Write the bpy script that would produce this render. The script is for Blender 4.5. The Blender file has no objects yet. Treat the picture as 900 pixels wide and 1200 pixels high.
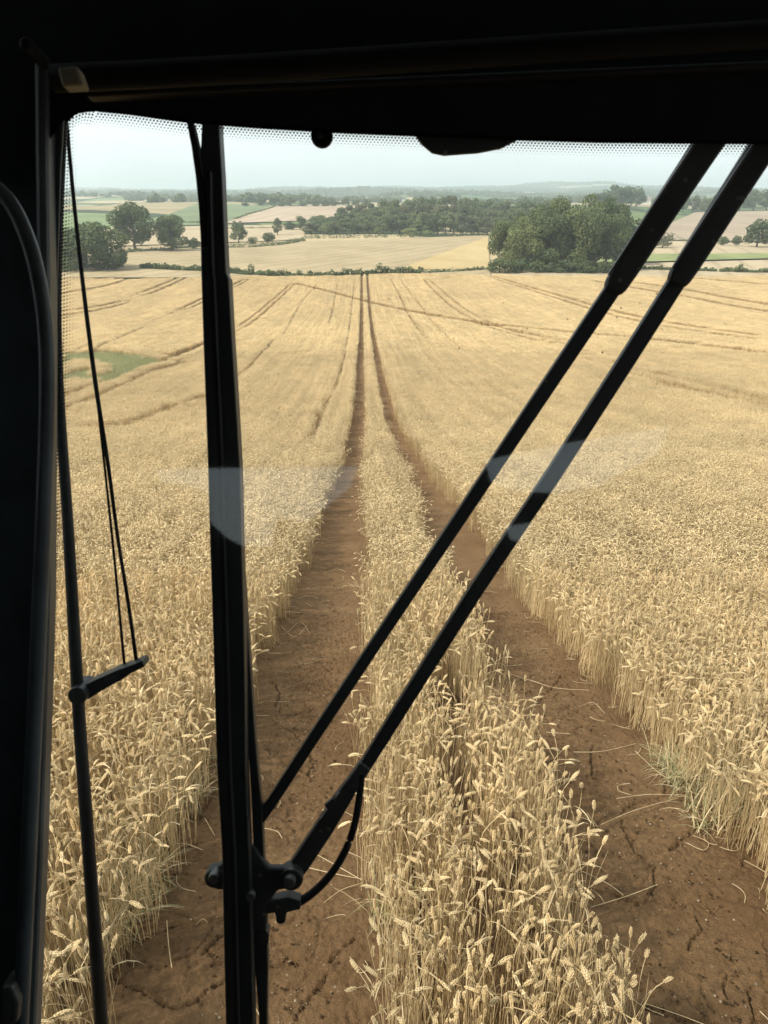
import bpy, bmesh, math, random
import numpy as np
from mathutils import Vector, Matrix, Euler

R = math.radians
rng = np.random.default_rng(7)
random.seed(7)
sc = bpy.context.scene
C = sc.collection

# ------------------------------------------------------------------ camera
F = 873.0
PITCH = R(23.2)
YAW = R(1.57)
CAMZ = 3.6
cd = bpy.data.cameras.new('camera')
cam = bpy.data.objects.new('camera', cd)
C.objects.link(cam)
cam.location = (0, 0, CAMZ)
cam.rotation_euler = (R(90) - PITCH, 0, -YAW)
cd.sensor_fit = 'VERTICAL'
cd.sensor_height = 24.0
cd.lens = F / 1200 * 24.0
cd.clip_start = 0.02
cd.clip_end = 30000
cd.dof.use_dof = True
cd.dof.focus_distance = 9.0
cd.dof.aperture_fstop = 8.5
sc.camera = cam
RM = cam.rotation_euler.to_matrix()
CO = Vector((0, 0, CAMZ))


def ray(px, py):
    return RM @ Vector(((px - 450) / F, (600 - py) / F, -1.0))


# ------------------------------------------------------------------ terrain
PR = np.array([
    (-80, 3.2), (-10, 3.35), (0, 3.45), (1.8, 3.62), (3.5, 3.9), (4.7, 4.16), (5.6, 4.42), (7.4, 4.95), (10.8, 5.85),
    (13.5, 6.42), (17.4, 7.35), (25, 9.0), (37, 11.4), (58, 14.4), (77, 16.6), (105, 19.4), (136, 22.0), (180, 24.2), (232, 25.3),
    (255, 25.4), (337, 25.2), (450, 24.9), (520, 24.2), (620, 21.8), (760, 18.0), (900, 14.9), (1050, 13.6), (1250, 15.0),
    (1500, 18.0), (2000, 19.0), (2600, 17.0), (3300, 13.0), (4200, 4.0), (5200, -12.0), (6200, -22.0), (7200, -22.0), (9500, 20.0)])


def pchip(x, y):
    h = np.diff(x)
    dl = np.diff(y) / h
    m = np.zeros(len(x))
    for i in range(1, len(x) - 1):
        if dl[i - 1] * dl[i] > 0:
            w1, w2 = 2 * h[i] + h[i - 1], h[i] + 2 * h[i - 1]
            m[i] = (w1 + w2) / (w1 / dl[i - 1] + w2 / dl[i])
    m[0], m[-1] = dl[0], dl[-1]

    def f(q):
        q = np.clip(np.asarray(q, float), x[0], x[-1])
        i = np.clip(np.searchsorted(x, q) - 1, 0, len(h) - 1)
        t = (q - x[i]) / h[i]
        return ((2 * t**3 - 3 * t**2 + 1) * y[i] + (t**3 - 2 * t**2 + t) * h[i] * m[i]
                + (-2 * t**3 + 3 * t**2) * y[i + 1] + (t**3 - t**2) * h[i] * m[i + 1])
    return f


drop = pchip(PR[:, 0], PR[:, 1])


def sstep(a, b, x):
    t = np.clip((x - a) / (b - a), 0, 1)
    return t * t * (3 - 2 * t)


def hz(x, y):
    x = np.asarray(x, float)
    y = np.asarray(y, float)
    z = CAMZ - drop(y)
    z = z + sstep(20, 150, y) * 0.35 * (np.sin(x * .045 + 1) + np.sin(x * .02 + y * .03))
    far = sstep(600, 1500, y)
    z = z + far * (3.0 * np.sin(x * .006 + y * .002) + 2.5 * np.sin(x * .013 - y * .004 + 2))
    z = z + 9 * np.exp(-((y - 3300) / 500)**2) * (1 + np.sin(x * .0045 + 1.7)) + 8 * np.exp(-((y - 2100) / 260)**2) * (1 + np.sin(x * .007 + .3))
    f2 = sstep(3000, 6000, y)
    z = z + f2 * (11 * np.sin(x * .0011 + 0.4) + 7 * np.sin(x * .0031 + 2.2) + 4 * np.sin(x * .009))
    # a knoll right of centre at the skyline
    z = z + f2 * 20 * np.exp(-((x - 1500) / 520.0)**2)
    return z


def hz1(x, y):
    return float(hz(x, y))


TT = 1.0 * 1.010 ** np.arange(940)


def hit(px, py, lift=0.0, dmax=9000):
    """where the view ray meets the ground (a real point on the terrain)"""
    r = ray(px, py)
    lo, hi = TT[:-1], TT[1:]
    k = np.nonzero(CO.z + r.z * hi < hz(r.x * hi, r.y * hi) + lift)[0]
    i = k[0] if len(k) else len(TT) - 2
    lo, hi = TT[i], TT[i + 1]
    for _ in range(2):
        t = np.linspace(lo, hi, 40)
        k = np.nonzero(CO.z + r.z * t < hz(r.x * t, r.y * t) + lift)[0]
        j = max(int(k[0]), 1) if len(k) else 39
        lo, hi = t[j - 1], t[j]
    return Vector((r.x * hi, r.y * hi, hz1(r.x * hi, r.y * hi)))


def at(px, d):
    z = hz1(0, d) - CAMZ
    cz = d * math.cos(PITCH) - z * math.sin(PITCH)
    x = (px - 424) / F * cz
    return Vector((x, d, hz1(x, d)))


# ------------------------------------------------------------------ node helpers
def mat(name):
    m = bpy.data.materials.new(name)
    m.use_nodes = True
    nt = m.node_tree
    b = nt.nodes.get('Principled BSDF')
    return m, nt, b


def node(nt, kind, **kw):
    n = nt.nodes.new(kind)
    for k, v in kw.items():
        if k.startswith('i_'):
            n.inputs[k[2:].replace('_', ' ')].default_value = v
        else:
            setattr(n, k, v)
    return n


def ramp(nt, stops, src=None):
    n = nt.nodes.new('ShaderNodeValToRGB')
    e = n.color_ramp.elements
    while len(e) > 1:
        e.remove(e[-1])
    e[0].position = stops[0][0]
    e[0].color = (*stops[0][1], 1)
    for p, c in stops[1:]:
        q = e.new(p)
        q.color = (*c, 1)
    if src is not None:
        nt.links.new(src, n.inputs[0])
    return n


def noise(nt, scale, detail=4, rough=.55, vec=None, dist=0.0):
    n = nt.nodes.new('ShaderNodeTexNoise')
    n.inputs['Scale'].default_value = scale
    n.inputs['Detail'].default_value = detail
    n.inputs['Roughness'].default_value = rough
    n.inputs['Distortion'].default_value = dist
    if vec is not None:
        nt.links.new(vec, n.inputs['Vector'])
    return n


def pos(nt):
    return nt.nodes.new('ShaderNodeNewGeometry').outputs['Position']


def scaled(nt, v, s):
    m = nt.nodes.new('ShaderNodeMapping')
    m.inputs['Scale'].default_value = s
    nt.links.new(v, m.inputs['Vector'])
    return m.outputs[0]


def mixc(nt, fac, a, b, mode='MIX'):
    m = nt.nodes.new('ShaderNodeMix')
    m.data_type = 'RGBA'
    m.blend_type = mode
    if isinstance(fac, (int, float)):
        m.inputs[0].default_value = fac
    else:
        nt.links.new(fac, m.inputs[0])
    for s, v in ((6, a), (7, b)):
        if isinstance(v, tuple):
            m.inputs[s].default_value = (*v, 1)
        else:
            nt.links.new(v, m.inputs[s])
    return m.outputs[2]


def bump(nt, h, strength, dist, bsdf):
    b = nt.nodes.new('ShaderNodeBump')
    b.inputs['Strength'].default_value = strength
    b.inputs['Distance'].default_value = dist
    nt.links.new(h, b.inputs['Height'])
    nt.links.new(b.outputs[0], bsdf.inputs['Normal'])
    return b


# ---- materials
def straw_mat(name, ca, cb, transl=.22, dark=.92):
    """ripe straw: a little different from tuft to tuft and along the field"""
    m, nt, b = mat(name)
    oi = nt.nodes.new('ShaderNodeObjectInfo')
    n1 = noise(nt, 14, 3, .6, pos(nt))
    n2 = noise(nt, .06, 3, .6, scaled(nt, pos(nt), (1.6, .5, 1)))
    r1 = ramp(nt, [(0.30, ca), (.70, cb)], n1.outputs[0])
    r2 = ramp(nt, [(0.35, (dark, dark * .98, dark * .95)), (.65, (1.05, 1.04, 1.02))], n2.outputs[0])
    r3 = ramp(nt, [(0, (.86, .855, .845)), (1, (1.12, 1.12, 1.11))], oi.outputs['Random'])
    n4 = noise(nt, 1.0, 3, .65, scaled(nt, pos(nt), (2.3, .035, 0)))
    r4 = ramp(nt, [(0.34, (.86, .85, .83)), (.60, (1.06, 1.06, 1.05))], n4.outputs[0])
    c = mixc(nt, 1.0, r1.outputs[0], r2.outputs[0], 'MULTIPLY')
    c = mixc(nt, 1.0, c, r3.outputs[0], 'MULTIPLY')
    c = mixc(nt, 1.0, c, r4.outputs[0], 'MULTIPLY')
    nt.links.new(c, b.inputs['Base Color'])
    b.inputs['Roughness'].default_value = .55
    b.inputs['Specular IOR Level'].default_value = .35
    tr = nt.nodes.new('ShaderNodeBsdfTranslucent')
    nt.links.new(c, tr.inputs[0])
    mx = nt.nodes.new('ShaderNodeMixShader')
    mx.inputs[0].default_value = transl
    nt.links.new(b.outputs[0], mx.inputs[1])
    nt.links.new(tr.outputs[0], mx.inputs[2])
    nt.links.new(mx.outputs[0], nt.nodes['Material Output'].inputs[0])
    return m


M_EAR = straw_mat('wheat_ear', (.66, .505, .275), (.87, .72, .455))
M_STEM = straw_mat('wheat_stem', (.57, .43, .23), (.78, .63, .385))
M_LEAF = straw_mat('wheat_leaf', (.56, .43, .24), (.80, .68, .46), .3)
M_GRASS = straw_mat('green_blade', (.15, .16, .05), (.34, .33, .13), .3)
M_GREY = straw_mat('pale_green_blade', (.22, .25, .12), (.44, .41, .23), .3)


def soil_mat():
    m, nt, b = mat('soil')
    p = pos(nt)
    n1 = noise(nt, 1.1, 5, .6, p)
    n2 = noise(nt, 28, 6, .65, p)
    n3 = noise(nt, 160, 3, .6, p)
    c1 = ramp(nt, [(.3, (.158, .090, .042)), (.7, (.230, .142, .072))], n1.outputs[0])
    c2 = ramp(nt, [(.30, (.78, .77, .75)), (.62, (1.10, 1.09, 1.06))], n2.outputs[0])
    c = mixc(nt, 1, c1.outputs[0], c2.outputs[0], 'MULTIPLY')
    v = nt.nodes.new('ShaderNodeTexVoronoi')
    v.inputs['Scale'].default_value = 55
    nt.links.new(p, v.inputs['Vector'])
    sp = ramp(nt, [(.0, (1, 1, 1)), (.10, (1, 1, 1)), (.16, (0, 0, 0))], v.outputs['Distance'])
    sel = ramp(nt, [(.80, (0, 0, 0)), (.86, (1, 1, 1))], v.outputs['Color'])
    f = mixc(nt, 1, sp.outputs[0], sel.outputs[0], 'MULTIPLY')
    c = mixc(nt, f, c, (.42, .30, .17))
    nt.links.new(c, b.inputs['Base Color'])
    b.inputs['Roughness'].default_value = .95
    b.inputs['Specular IOR Level'].default_value = .15
    ad = nt.nodes.new('ShaderNodeMath')
    ad.operation = 'MULTIPLY_ADD'
    nt.links.new(n2.outputs[0], ad.inputs[0])
    ad.inputs[1].default_value = 2.2
    nt.links.new(n3.outputs[0], ad.inputs[2])
    bump(nt, ad.outputs[0], 1.0, .018, b)
    return m


M_SOIL = soil_mat()


def field_mat(name, ca, cb, stripe=None, ang=0.0, sc_=.05):
    m, nt, b = mat(name)
    p = pos(nt)
    n1 = noise(nt, sc_, 6, .6, scaled(nt, p, (1, .6, 1)))
    c = ramp(nt, [(.32, ca), (.68, cb)], n1.outputs[0]).outputs[0]
    n2 = noise(nt, .9, 4, .7, p)
    c = mixc(nt, 1, c, ramp(nt, [(.3, (.82, .82, .82)), (.7, (1.12, 1.12, 1.12))], n2.outputs[0]).outputs[0], 'MULTIPLY')
    if stripe:
        mp = nt.nodes.new('ShaderNodeMapping')
        mp.inputs['Rotation'].default_value = (0, 0, ang)
        nt.links.new(p, mp.inputs['Vector'])
        w = nt.nodes.new('ShaderNodeTexWave')
        w.inputs['Scale'].default_value = stripe
        w.inputs['Distortion'].default_value = .6
        w.inputs['Detail'].default_value = 2
        nt.links.new(mp.outputs[0], w.inputs['Vector'])
        s = ramp(nt, [(0, (.84, .83, .80)), (.08, (.86, .85, .82)), (.16, (1, 1, 1))], w.outputs[0])
        c = mixc(nt, 1, c, s.outputs[0], 'MULTIPLY')
    nt.links.new(c, b.inputs['Base Color'])
    b.inputs['Roughness'].default_value = 1
    b.inputs['Specular IOR Level'].default_value = .1
    return m


def patch_mat():
    """far farmland: fields of many crops with dark hedge lines between them"""
    m, nt, b = mat('far_farmland')
    p = pos(nt)
    wn = noise(nt, .004, 2, .5, p)
    add = nt.nodes.new('ShaderNodeVectorMath')
    add.operation = 'MULTIPLY_ADD'
    nt.links.new(wn.outputs['Color'], add.inputs[0])
    add.inputs[1].default_value = (160, 160, 0)
    nt.links.new(p, add.inputs[2])
    flat = scaled(nt, add.outputs[0], (1, .45, 0))
    v = nt.nodes.new('ShaderNodeTexVoronoi')
    v.inputs['Scale'].default_value = .0065
    nt.links.new(flat, v.inputs['Vector'])
    sep = nt.nodes.new('ShaderNodeSeparateColor')
    nt.links.new(v.outputs['Color'], sep.inputs[0])
    c = ramp(nt, [(0, (.30, .24, .14)), (.2, (.12, .15, .06)), (.38, (.40, .31, .18)), (.55, (.08, .13, .05)), (.7, (.34, .29, .19)), (.85, (.16, .20, .09))],
             sep.outputs[0])
    c.color_ramp.interpolation = 'CONSTANT'
    ve = nt.nodes.new('ShaderNodeTexVoronoi')
    ve.feature = 'DISTANCE_TO_EDGE'
    ve.inputs['Scale'].default_value = .0065
    nt.links.new(flat, ve.inputs['Vector'])
    e = ramp(nt, [(0, (1, 1, 1)), (.035, (1, 1, 1)), (.05, (0, 0, 0))], ve.outputs['Distance'])
    col = mixc(nt, e.outputs[0], c.outputs[0], (.04, .055, .025))
    n2 = noise(nt, .02, 5, .7, p)
    col = mixc(nt, 1, col, ramp(nt, [(.3, (.7, .72, .7)), (.7, (1.15, 1.15, 1.15))], n2.outputs[0]).outputs[0], 'MULTIPLY')
    nt.links.new(col, b.inputs['Base Color'])
    b.inputs['Roughness'].default_value = 1
    b.inputs['Specular IOR Level'].default_value = .1
    return m


def leaf_mat(name, ca, cb, tr=.3):
    m, nt, b = mat(name)
    p = pos(nt)
    oi = nt.nodes.new('ShaderNodeObjectInfo')
    n1 = noise(nt, .35, 5, .7, p)
    c = ramp(nt, [(.3, ca), (.7, cb)], n1.outputs[0]).outputs[0]
    c = mixc(nt, 1, c, ramp(nt, [(0, (.80, .82, .80)), (1, (1.2, 1.15, 1.1))], oi.outputs['Random']).outputs[0], 'MULTIPLY')
    nt.links.new(c, b.inputs['Base Color'])
    b.inputs['Roughness'].default_value = .65
    b.inputs['Specular IOR Level'].default_value = .25
    t = nt.nodes.new('ShaderNodeBsdfTranslucent')
    nt.links.new(c, t.inputs[0])
    mx = nt.nodes.new('ShaderNodeMixShader')
    mx.inputs[0].default_value = tr
    nt.links.new(b.outputs[0], mx.inputs[1])
    nt.links.new(t.outputs[0], mx.inputs[2])
    nt.links.new(mx.outputs[0], nt.nodes['Material Output'].inputs[0])
    return m


M_OAK = leaf_mat('oak_leaves', (.055, .082, .034), (.135, .165, .068))
M_LIME = leaf_mat('lighter_leaves', (.100, .128, .048), (.215, .240, .100))
M_WOOD = leaf_mat('wood_leaves', (.085, .118, .052), (.180, .210, .095))
M_PALE = leaf_mat('pale_leaves', (.12, .16, .05), (.24, .27, .10))
M_OLIVE = leaf_mat('olive_leaves', (.095, .105, .052), (.175, .18, .095))
mb, ntb, bb = mat('bark')
bb.inputs['Base Color'].default_value = (.09, .07, .05, 1)
bb.inputs['Roughness'].default_value = .95
M_BARK = mb
ntb.links.new(ramp(ntb, [(.3, (.06, .045, .032)), (.7, (.13, .10, .075))], noise(ntb, 3, 5, .6, pos(ntb)).outputs[0]).outputs[0], bb.inputs['Base Color'])


def plastic(name, col, rough, nscale=60, spec=.4, dirt=.3):
    m, nt, b = mat(name)
    n1 = noise(nt, 9, 5, .65, pos(nt))
    c = mixc(nt, 1, ramp(nt, [(0, col), (1, col)], n1.outputs[0]).outputs[0],
             ramp(nt, [(.35, (1 - dirt,) * 3), (.7, (1 + dirt,) * 3)], n1.outputs[0]).outputs[0], 'MULTIPLY')
    nt.links.new(c, b.inputs['Base Color'])
    b.inputs['Roughness'].default_value = rough
    b.inputs['Specular IOR Level'].default_value = spec
    n2 = noise(nt, nscale * 8, 3, .6, pos(nt))
    bump(nt, n2.outputs[0], .15, .001, b)
    return m


M_LINING = plastic('black_lining', (.014, .018, .020), .8, spec=.2)
M_TRIM = plastic('dark_trim', (.020, .023, .024), .55)
M_PILLAR = plastic('pillar_cover', (.045, .062, .070), .5)
M_FRAME = plastic('door_frame_paint', (.085, .10, .105), .4)
M_BLIND = plastic('sunblind_fabric', (.012, .014, .015), .8)
M_BLACK = plastic('black_metal', (.018, .020, .021), .5, spec=.35)
M_DUSTY = plastic('dusty_black_metal', (.024, .025, .024), .6, spec=.4, dirt=.5)
M_RUBBER = plastic('rubber', (.010, .010, .010), .75, spec=.25)
M_STEEL = plastic('dull_steel', (.075, .075, .07), .45, spec=.5)
M_CLIP = plastic('beige_plastic', (.42, .40, .30), .6)
nt_ = M_DUSTY.node_tree
v_ = nt_.nodes.new('ShaderNodeTexVoronoi')
v_.inputs['Scale'].default_value = 70
nt_.links.new(pos(nt_), v_.inputs['Vector'])
f1_ = ramp(nt_, [(0, (1, 1, 1)), (.16, (.8, .8, .8)), (.26, (0, 0, 0))], v_.outputs['Distance'])
f2_ = ramp(nt_, [(.66, (0, 0, 0)), (.74, (1, 1, 1))], v_.outputs['Color'])
bs_ = nt_.nodes['Principled BSDF']
old_ = bs_.inputs['Base Color'].links[0].from_socket
nt_.links.new(mixc(nt_, mixc(nt_, 1, f1_.outputs[0], f2_.outputs[0], 'MULTIPLY'), old_, (.12, .115, .095)), bs_.inputs['Base Color'])
M_FRIT = plastic('ceramic_print', (.012, .013, .014), .6)
M_SPECK = plastic('dried_dirt', (.22, .18, .12), .9)


def glass_mat(tint=(.955, .975, .965)):
    m = bpy.data.materials.new('window_glass')
    m.use_nodes = True
    nt = m.node_tree
    nt.nodes.remove(nt.nodes['Principled BSDF'])
    t = nt.nodes.new('ShaderNodeBsdfTransparent')
    t.inputs[0].default_value = (*tint, 1)
    g = nt.nodes.new('ShaderNodeBsdfGlossy')
    g.inputs['Roughness'].default_value = 0.035
    g.inputs[0].default_value = (.95, 1, 1, 1)
    lw = nt.nodes.new('ShaderNodeLayerWeight')
    lw.inputs[0].default_value = .5
    pw = nt.nodes.new('ShaderNodeMath')
    pw.operation = 'POWER'
    nt.links.new(lw.outputs['Facing'], pw.inputs[0])
    pw.inputs[1].default_value = 5
    fr = nt.nodes.new('ShaderNodeMath')
    fr.operation = 'MULTIPLY_ADD'
    nt.links.new(pw.outputs[0], fr.inputs[0])
    fr.inputs[1].default_value = .92
    fr.inputs[2].default_value = .060
    mx = nt.nodes.new('ShaderNodeMixShader')
    nt.links.new(fr.outputs[0], mx.inputs[0])
    nt.links.new(t.outputs[0], mx.inputs[1])
    nt.links.new(g.outputs[0], mx.inputs[2])
    # thin dust film
    d = nt.nodes.new('ShaderNodeBsdfDiffuse')
    d.inputs[0].default_value = (.6, .58, .52, 1)
    n = noise(nt, 7, 6, .7, pos(nt))
    r = ramp(nt, [(.35, (.004, .004, .004)), (.75, (.028, .028, .028))], n.outputs[0])
    mx2 = nt.nodes.new('ShaderNodeMixShader')
    nt.links.new(r.outputs[0], mx2.inputs[0])
    nt.links.new(mx.outputs[0], mx2.inputs[1])
    nt.links.new(d.outputs[0], mx2.inputs[2])
    nt.links.new(mx2.outputs[0], nt.nodes['Material Output'].inputs[0])
    return m


M_GLASS = glass_mat()


# ------------------------------------------------------------------ mesh helpers
def mesh_np(name, V, Fc, mats, mi=None, smooth=False):
    """Fc: list of arrays, each (n,k)"""
    me = bpy.data.meshes.new(name)
    V = np.asarray(V, np.float32)
    me.vertices.add(len(V))
    me.vertices.foreach_set('co', V.ravel())
    if isinstance(Fc, np.ndarray):
        Fc = [Fc]
    Fc = [f for f in Fc if len(f)]
    loops = np.concatenate([f.ravel() for f in Fc]).astype(np.int32)
    sizes = np.concatenate([np.full(len(f), f.shape[1]) for f in Fc]).astype(np.int32)
    starts = np.concatenate([[0], np.cumsum(sizes)[:-1]]).astype(np.int32)
    me.loops.add(len(loops))
    me.loops.foreach_set('vertex_index', loops)
    me.polygons.add(len(sizes))
    me.polygons.foreach_set('loop_start', starts)
    me.polygons.foreach_set('loop_total', sizes)
    for m in mats:
        me.materials.append(m)
    if mi is not None:
        me.polygons.foreach_set('material_index', np.asarray(mi, np.int32))
    if smooth:
        me.polygons.foreach_set('use_smooth', np.ones(len(sizes), bool))
    me.update(calc_edges=True)
    me.validate()
    return me


def link(name, me, parent=None, label=None, cat=None, group=None, kind=None, loc=None):
    o = bpy.data.objects.new(name, me)
    C.objects.link(o)
    if parent is not None:
        o.parent = parent
    if loc is not None:
        o.location = loc
    tag(o, label, cat, group, kind)
    return o


def tag(o, label=None, cat=None, group=None, kind=None):
    if label:
        o['label'] = label
    if cat:
        o['category'] = cat
    if group:
        o['group'] = group
    if kind:
        o['kind'] = kind


class MB:
    """collects geometry for one mesh"""
    def __init__(self):
        self.v, self.f, self.m = [], [], []

    def add(self, vs, fs, m=0):
        b = len(self.v)
        self.v += [tuple(v) for v in vs]
        for f in fs:
            self.f.append(tuple(i + b for i in f))
            self.m.append(m)

    def mesh(self, name, mats, smooth=False):
        me = bpy.data.meshes.new(name)
        me.from_pydata(self.v, [], self.f)
        for m in mats:
            me.materials.append(m)
        me.polygons.foreach_set('material_index', self.m)
        if smooth:
            me.polygons.foreach_set('use_smooth', [True] * len(self.f))
        me.update()
        return me

    def tube(self, pts, rad, n=10, m=0, cap=True):
        pts = [Vector(p) for p in pts]
        if not isinstance(rad, (list, tuple)):
            rad = [rad] * len(pts)
        rings = []
        up = Vector((.3, .2, .93))
        vs = []
        for i, p in enumerate(pts):
            t = (pts[min(i + 1, len(pts) - 1)] - pts[max(i - 1, 0)]).normalized()
            a = t.cross(up)
            if a.length < .05:
                a = t.cross(Vector((1, 0, 0)))
            a.normalize()
            b = t.cross(a)
            for k in range(n):
                w = 2 * math.pi * k / n
                vs.append(p + (a * math.cos(w) + b * math.sin(w)) * rad[i])
        fs = []
        for i in range(len(pts) - 1):
            for k in range(n):
                fs.append((i * n + k, i * n + (k + 1) % n, (i + 1) * n + (k + 1) % n, (i + 1) * n + k))
        if cap:
            fs.append(tuple(range(n))[::-1])
            fs.append(tuple((len(pts) - 1) * n + k for k in range(n)))
        self.add(vs, fs, m)


def smooth_path(pts, k=6):
    out = []
    P = [Vector(p) for p in pts]
    for i in range(len(P) - 1):
        p0, p1, p2, p3 = P[max(i - 1, 0)], P[i], P[i + 1], P[min(i + 2, len(P) - 1)]
        for j in range(k):
            t = j / k
            out.append(.5 * ((2 * p1) + (p2 - p0) * t + (2 * p0 - 5 * p1 + 4 * p2 - p3) * t * t + (3 * p1 - p0 - 3 * p2 + p3) * t**3))
    out.append(P[-1])
    return out


# ------------------------------------------------------------------ the ground
def edgeL(y):
    return -1.10 + (sstep(9, 38, y)) * .50 - sstep(4.2, 2.0, y) * .12


def edgeR(y):
    return 2.30 - (sstep(13, 42, y)) * .58


MIDL, MIDR = 0.0, 1.16


def grid_mesh(name, xs, ys, z, mats, smooth=True):
    nx, ny = xs.shape[1], xs.shape[0]
    V = np.stack([xs, ys, z], -1).reshape(-1, 3)
    i = np.arange(ny - 1)[:, None] * nx + np.arange(nx - 1)[None, :]
    i = i.ravel()
    Fq = np.stack([i, i + 1, i + nx + 1, i + nx], -1)
    return mesh_np(name, V, Fq, mats, smooth=smooth)


def fan(y0, y1, ny, nx, pw, half, add):
    t = np.linspace(0, 1, ny)
    y = y0 + (y1 - y0) * t**pw
    s = np.linspace(-1, 1, nx)
    Y = np.repeat(y[:, None], nx, 1)
    X = s[None, :] * (add + half * np.maximum(Y, 0))
    return X, Y


X, Y = fan(-60, 254, 420, 160, 1.6, 1.1, 60)
link('ground', grid_mesh('ground', X, Y, hz(X, Y) - .13, [M_SOIL]), label='brown soil under the wheat field', kind='structure')
X, Y = fan(254, 9500, 420, 260, 2.2, .85, 60)
link('farmland', grid_mesh('farmland', X, Y, hz(X, Y) - .35, [patch_mat()]), label='far rolling farmland and hills in haze', kind='structure')


# value noise for real soil relief
def vnoise(x, y, seed, tile=256):
    g = np.random.default_rng(seed).random((tile, tile))
    xi, yi = np.floor(x).astype(int), np.floor(y).astype(int)
    fx, fy = x - xi, y - yi
    fx, fy = fx * fx * (3 - 2 * fx), fy * fy * (3 - 2 * fy)
    a, b = g[xi % tile, yi % tile], g[(xi + 1) % tile, yi % tile]
    c, d = g[xi % tile, (yi + 1) % tile], g[(xi + 1) % tile, (yi + 1) % tile]
    return (a * (1 - fx) + b * fx) * (1 - fy) + (c * (1 - fx) + d * fx) * fy


def seg_dist(X, Y, pts):
    D = np.full(X.shape, 9.0)
    for (x0, y0), (x1, y1) in zip(pts[:-1], pts[1:]):
        vx, vy = x1 - x0, y1 - y0
        t = np.clip(((X - x0) * vx + (Y - y0) * vy) / (vx * vx + vy * vy + 1e-12), 0, 1)
        D = np.minimum(D, np.hypot(X - x0 - t * vx, Y - y0 - t * vy))
    return D


CR_PX = [
    [(694, 870), (690, 885), (693, 905), (706, 915)], [(726, 950), (736, 940), (752, 936), (775, 932)], [(726, 955), (731, 970), (742, 985), (752, 1000), (768, 1010), (772, 1035), (758, 1050), (735, 1052)],
    [(782, 990), (805, 980), (815, 970), (838, 962)], [(815, 1068), (819, 1085), (812, 1108)], [(868, 1010), (880, 1000), (905, 996)], [(855, 1135), (852, 1150), (858, 1165)], [(880, 1150), (884, 1180), (882, 1210)],
    [(640, 862), (652, 872), (668, 880)], [(775, 930), (790, 915), (800, 905)], [(690, 1045), (735, 1052)], [(760, 1180), (790, 1192), (830, 1190), (882, 1210)],
    [(128, 1148), (150, 1160), (185, 1170), (200, 1188)], [(200, 1188), (232, 1180), (240, 1160), (262, 1145)], [(345, 1190), (358, 1165), (372, 1150), (380, 1140)], [(385, 1125), (400, 1108), (416, 1100)],
    [(335, 1120), (343, 1128), (352, 1122)], [(262, 1090), (250, 1105), (242, 1120)], [(355, 940), (366, 946), (378, 940)], [(340, 905), (352, 898), (362, 905)], [(362, 880), (366, 895), (362, 912)],
    [(345, 1005), (365, 1010), (385, 1002)], [(630, 815), (645, 806), (660, 790)], [(590, 770), (604, 782), (622, 786)], [(610, 742), (628, 740), (640, 748)], [(380, 800), (392, 812), (406, 808)],
    [(318, 800), (330, 812), (322, 828)]]
CR = [([(hit(a, b).x, hit(a, b).y) for a, b in pl]) for pl in CR_PX]


def soil_sheet(name, x0, x1, y0, y1, res, label):
    nx, ny = int((x1 - x0) / res), int((y1 - y0) / (res * 1.25))
    X, Y = np.meshgrid(np.linspace(x0, x1, nx), np.linspace(y0, y1, ny))
    wx = X + .05 * (vnoise(X * 9, Y * 9, 21) - .5) + .018 * (vnoise(X * 40, Y * 40, 22) - .5)
    wy = Y + .05 * (vnoise(X * 9, Y * 9, 23) - .5) + .018 * (vnoise(X * 40, Y * 40, 24) - .5)
    Z = hz(X, Y)
    Z = Z + .030 * (vnoise(X * 3, Y * 2, 1) - .5) + .018 * (vnoise(X * 11, Y * 11, 2) - .5)
    Z = Z + .017 * (vnoise(X * 34, Y * 34, 3) - .5) + .014 * (vnoise(X * 70, Y * 70, 4) - .5)
    cl = vnoise(X * 22, Y * 22, 5)
    Z = Z + .016 * np.clip(cl - .72, 0, 1) * 3
    # shallow dish of the wheel tracks with a lug rhythm
    for a, b in ((-.9, -.15), (1.35, 2.15)):
        t = np.clip((X - a) / (b - a), 0, 1)
        Z = Z - .035 * np.sin(np.pi * t)**.7 * sstep(0, .05, t) + .005 * np.sin(np.pi * t) * np.sin(Y * 34 + 5 * np.abs(t - .5))
    if y0 < 8:
        cs_ = .30
        gx_, gy_ = np.floor(wx / cs_).astype(int), np.floor(wy / cs_).astype(int)
        jt = np.random.default_rng(66).random((64, 64, 2))
        f1 = np.full(X.shape, 9.)
        f2 = np.full(X.shape, 9.)
        for ox in (-1, 0, 1):
            for oy in (-1, 0, 1):
                q_ = jt[(gx_ + ox) % 64, (gy_ + oy) % 64]
                dd = np.hypot((gx_ + ox + q_[..., 0]) * cs_ - wx, (gy_ + oy + q_[..., 1]) * cs_ - wy)
                f2 = np.where(dd < f1, f1, np.minimum(f2, dd))
                f1 = np.minimum(f1, dd)
        mk = np.clip((vnoise(X * 1.7, Y * 1.7, 67) - .36) * 4, 0, 1)
        Z -= .024 * mk * np.clip(1 - (f2 - f1) / .013, 0, 1)
        for pl in CR:
            xs_ = [p[0] for p in pl]
            ys_ = [p[1] for p in pl]
            sel = (X > min(xs_) - .15) & (X < max(xs_) + .15) & (Y > min(ys_) - .15) & (Y < max(ys_) + .15)
            if not sel.any():
                continue
            D = seg_dist(wx[sel], wy[sel], pl)
            wd = .0035 + .005 * vnoise(X[sel] * 12, Y[sel] * 12, 9)
            Z[sel] -= .045 * np.clip(1 - D / (wd * 1.5), 0, 1)**.6
            Z[sel] += .006 * np.exp(-(D / .05)**2)
    link(name, grid_mesh(name, X, Y, Z, [M_SOIL]), label=label, kind='structure')


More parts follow.
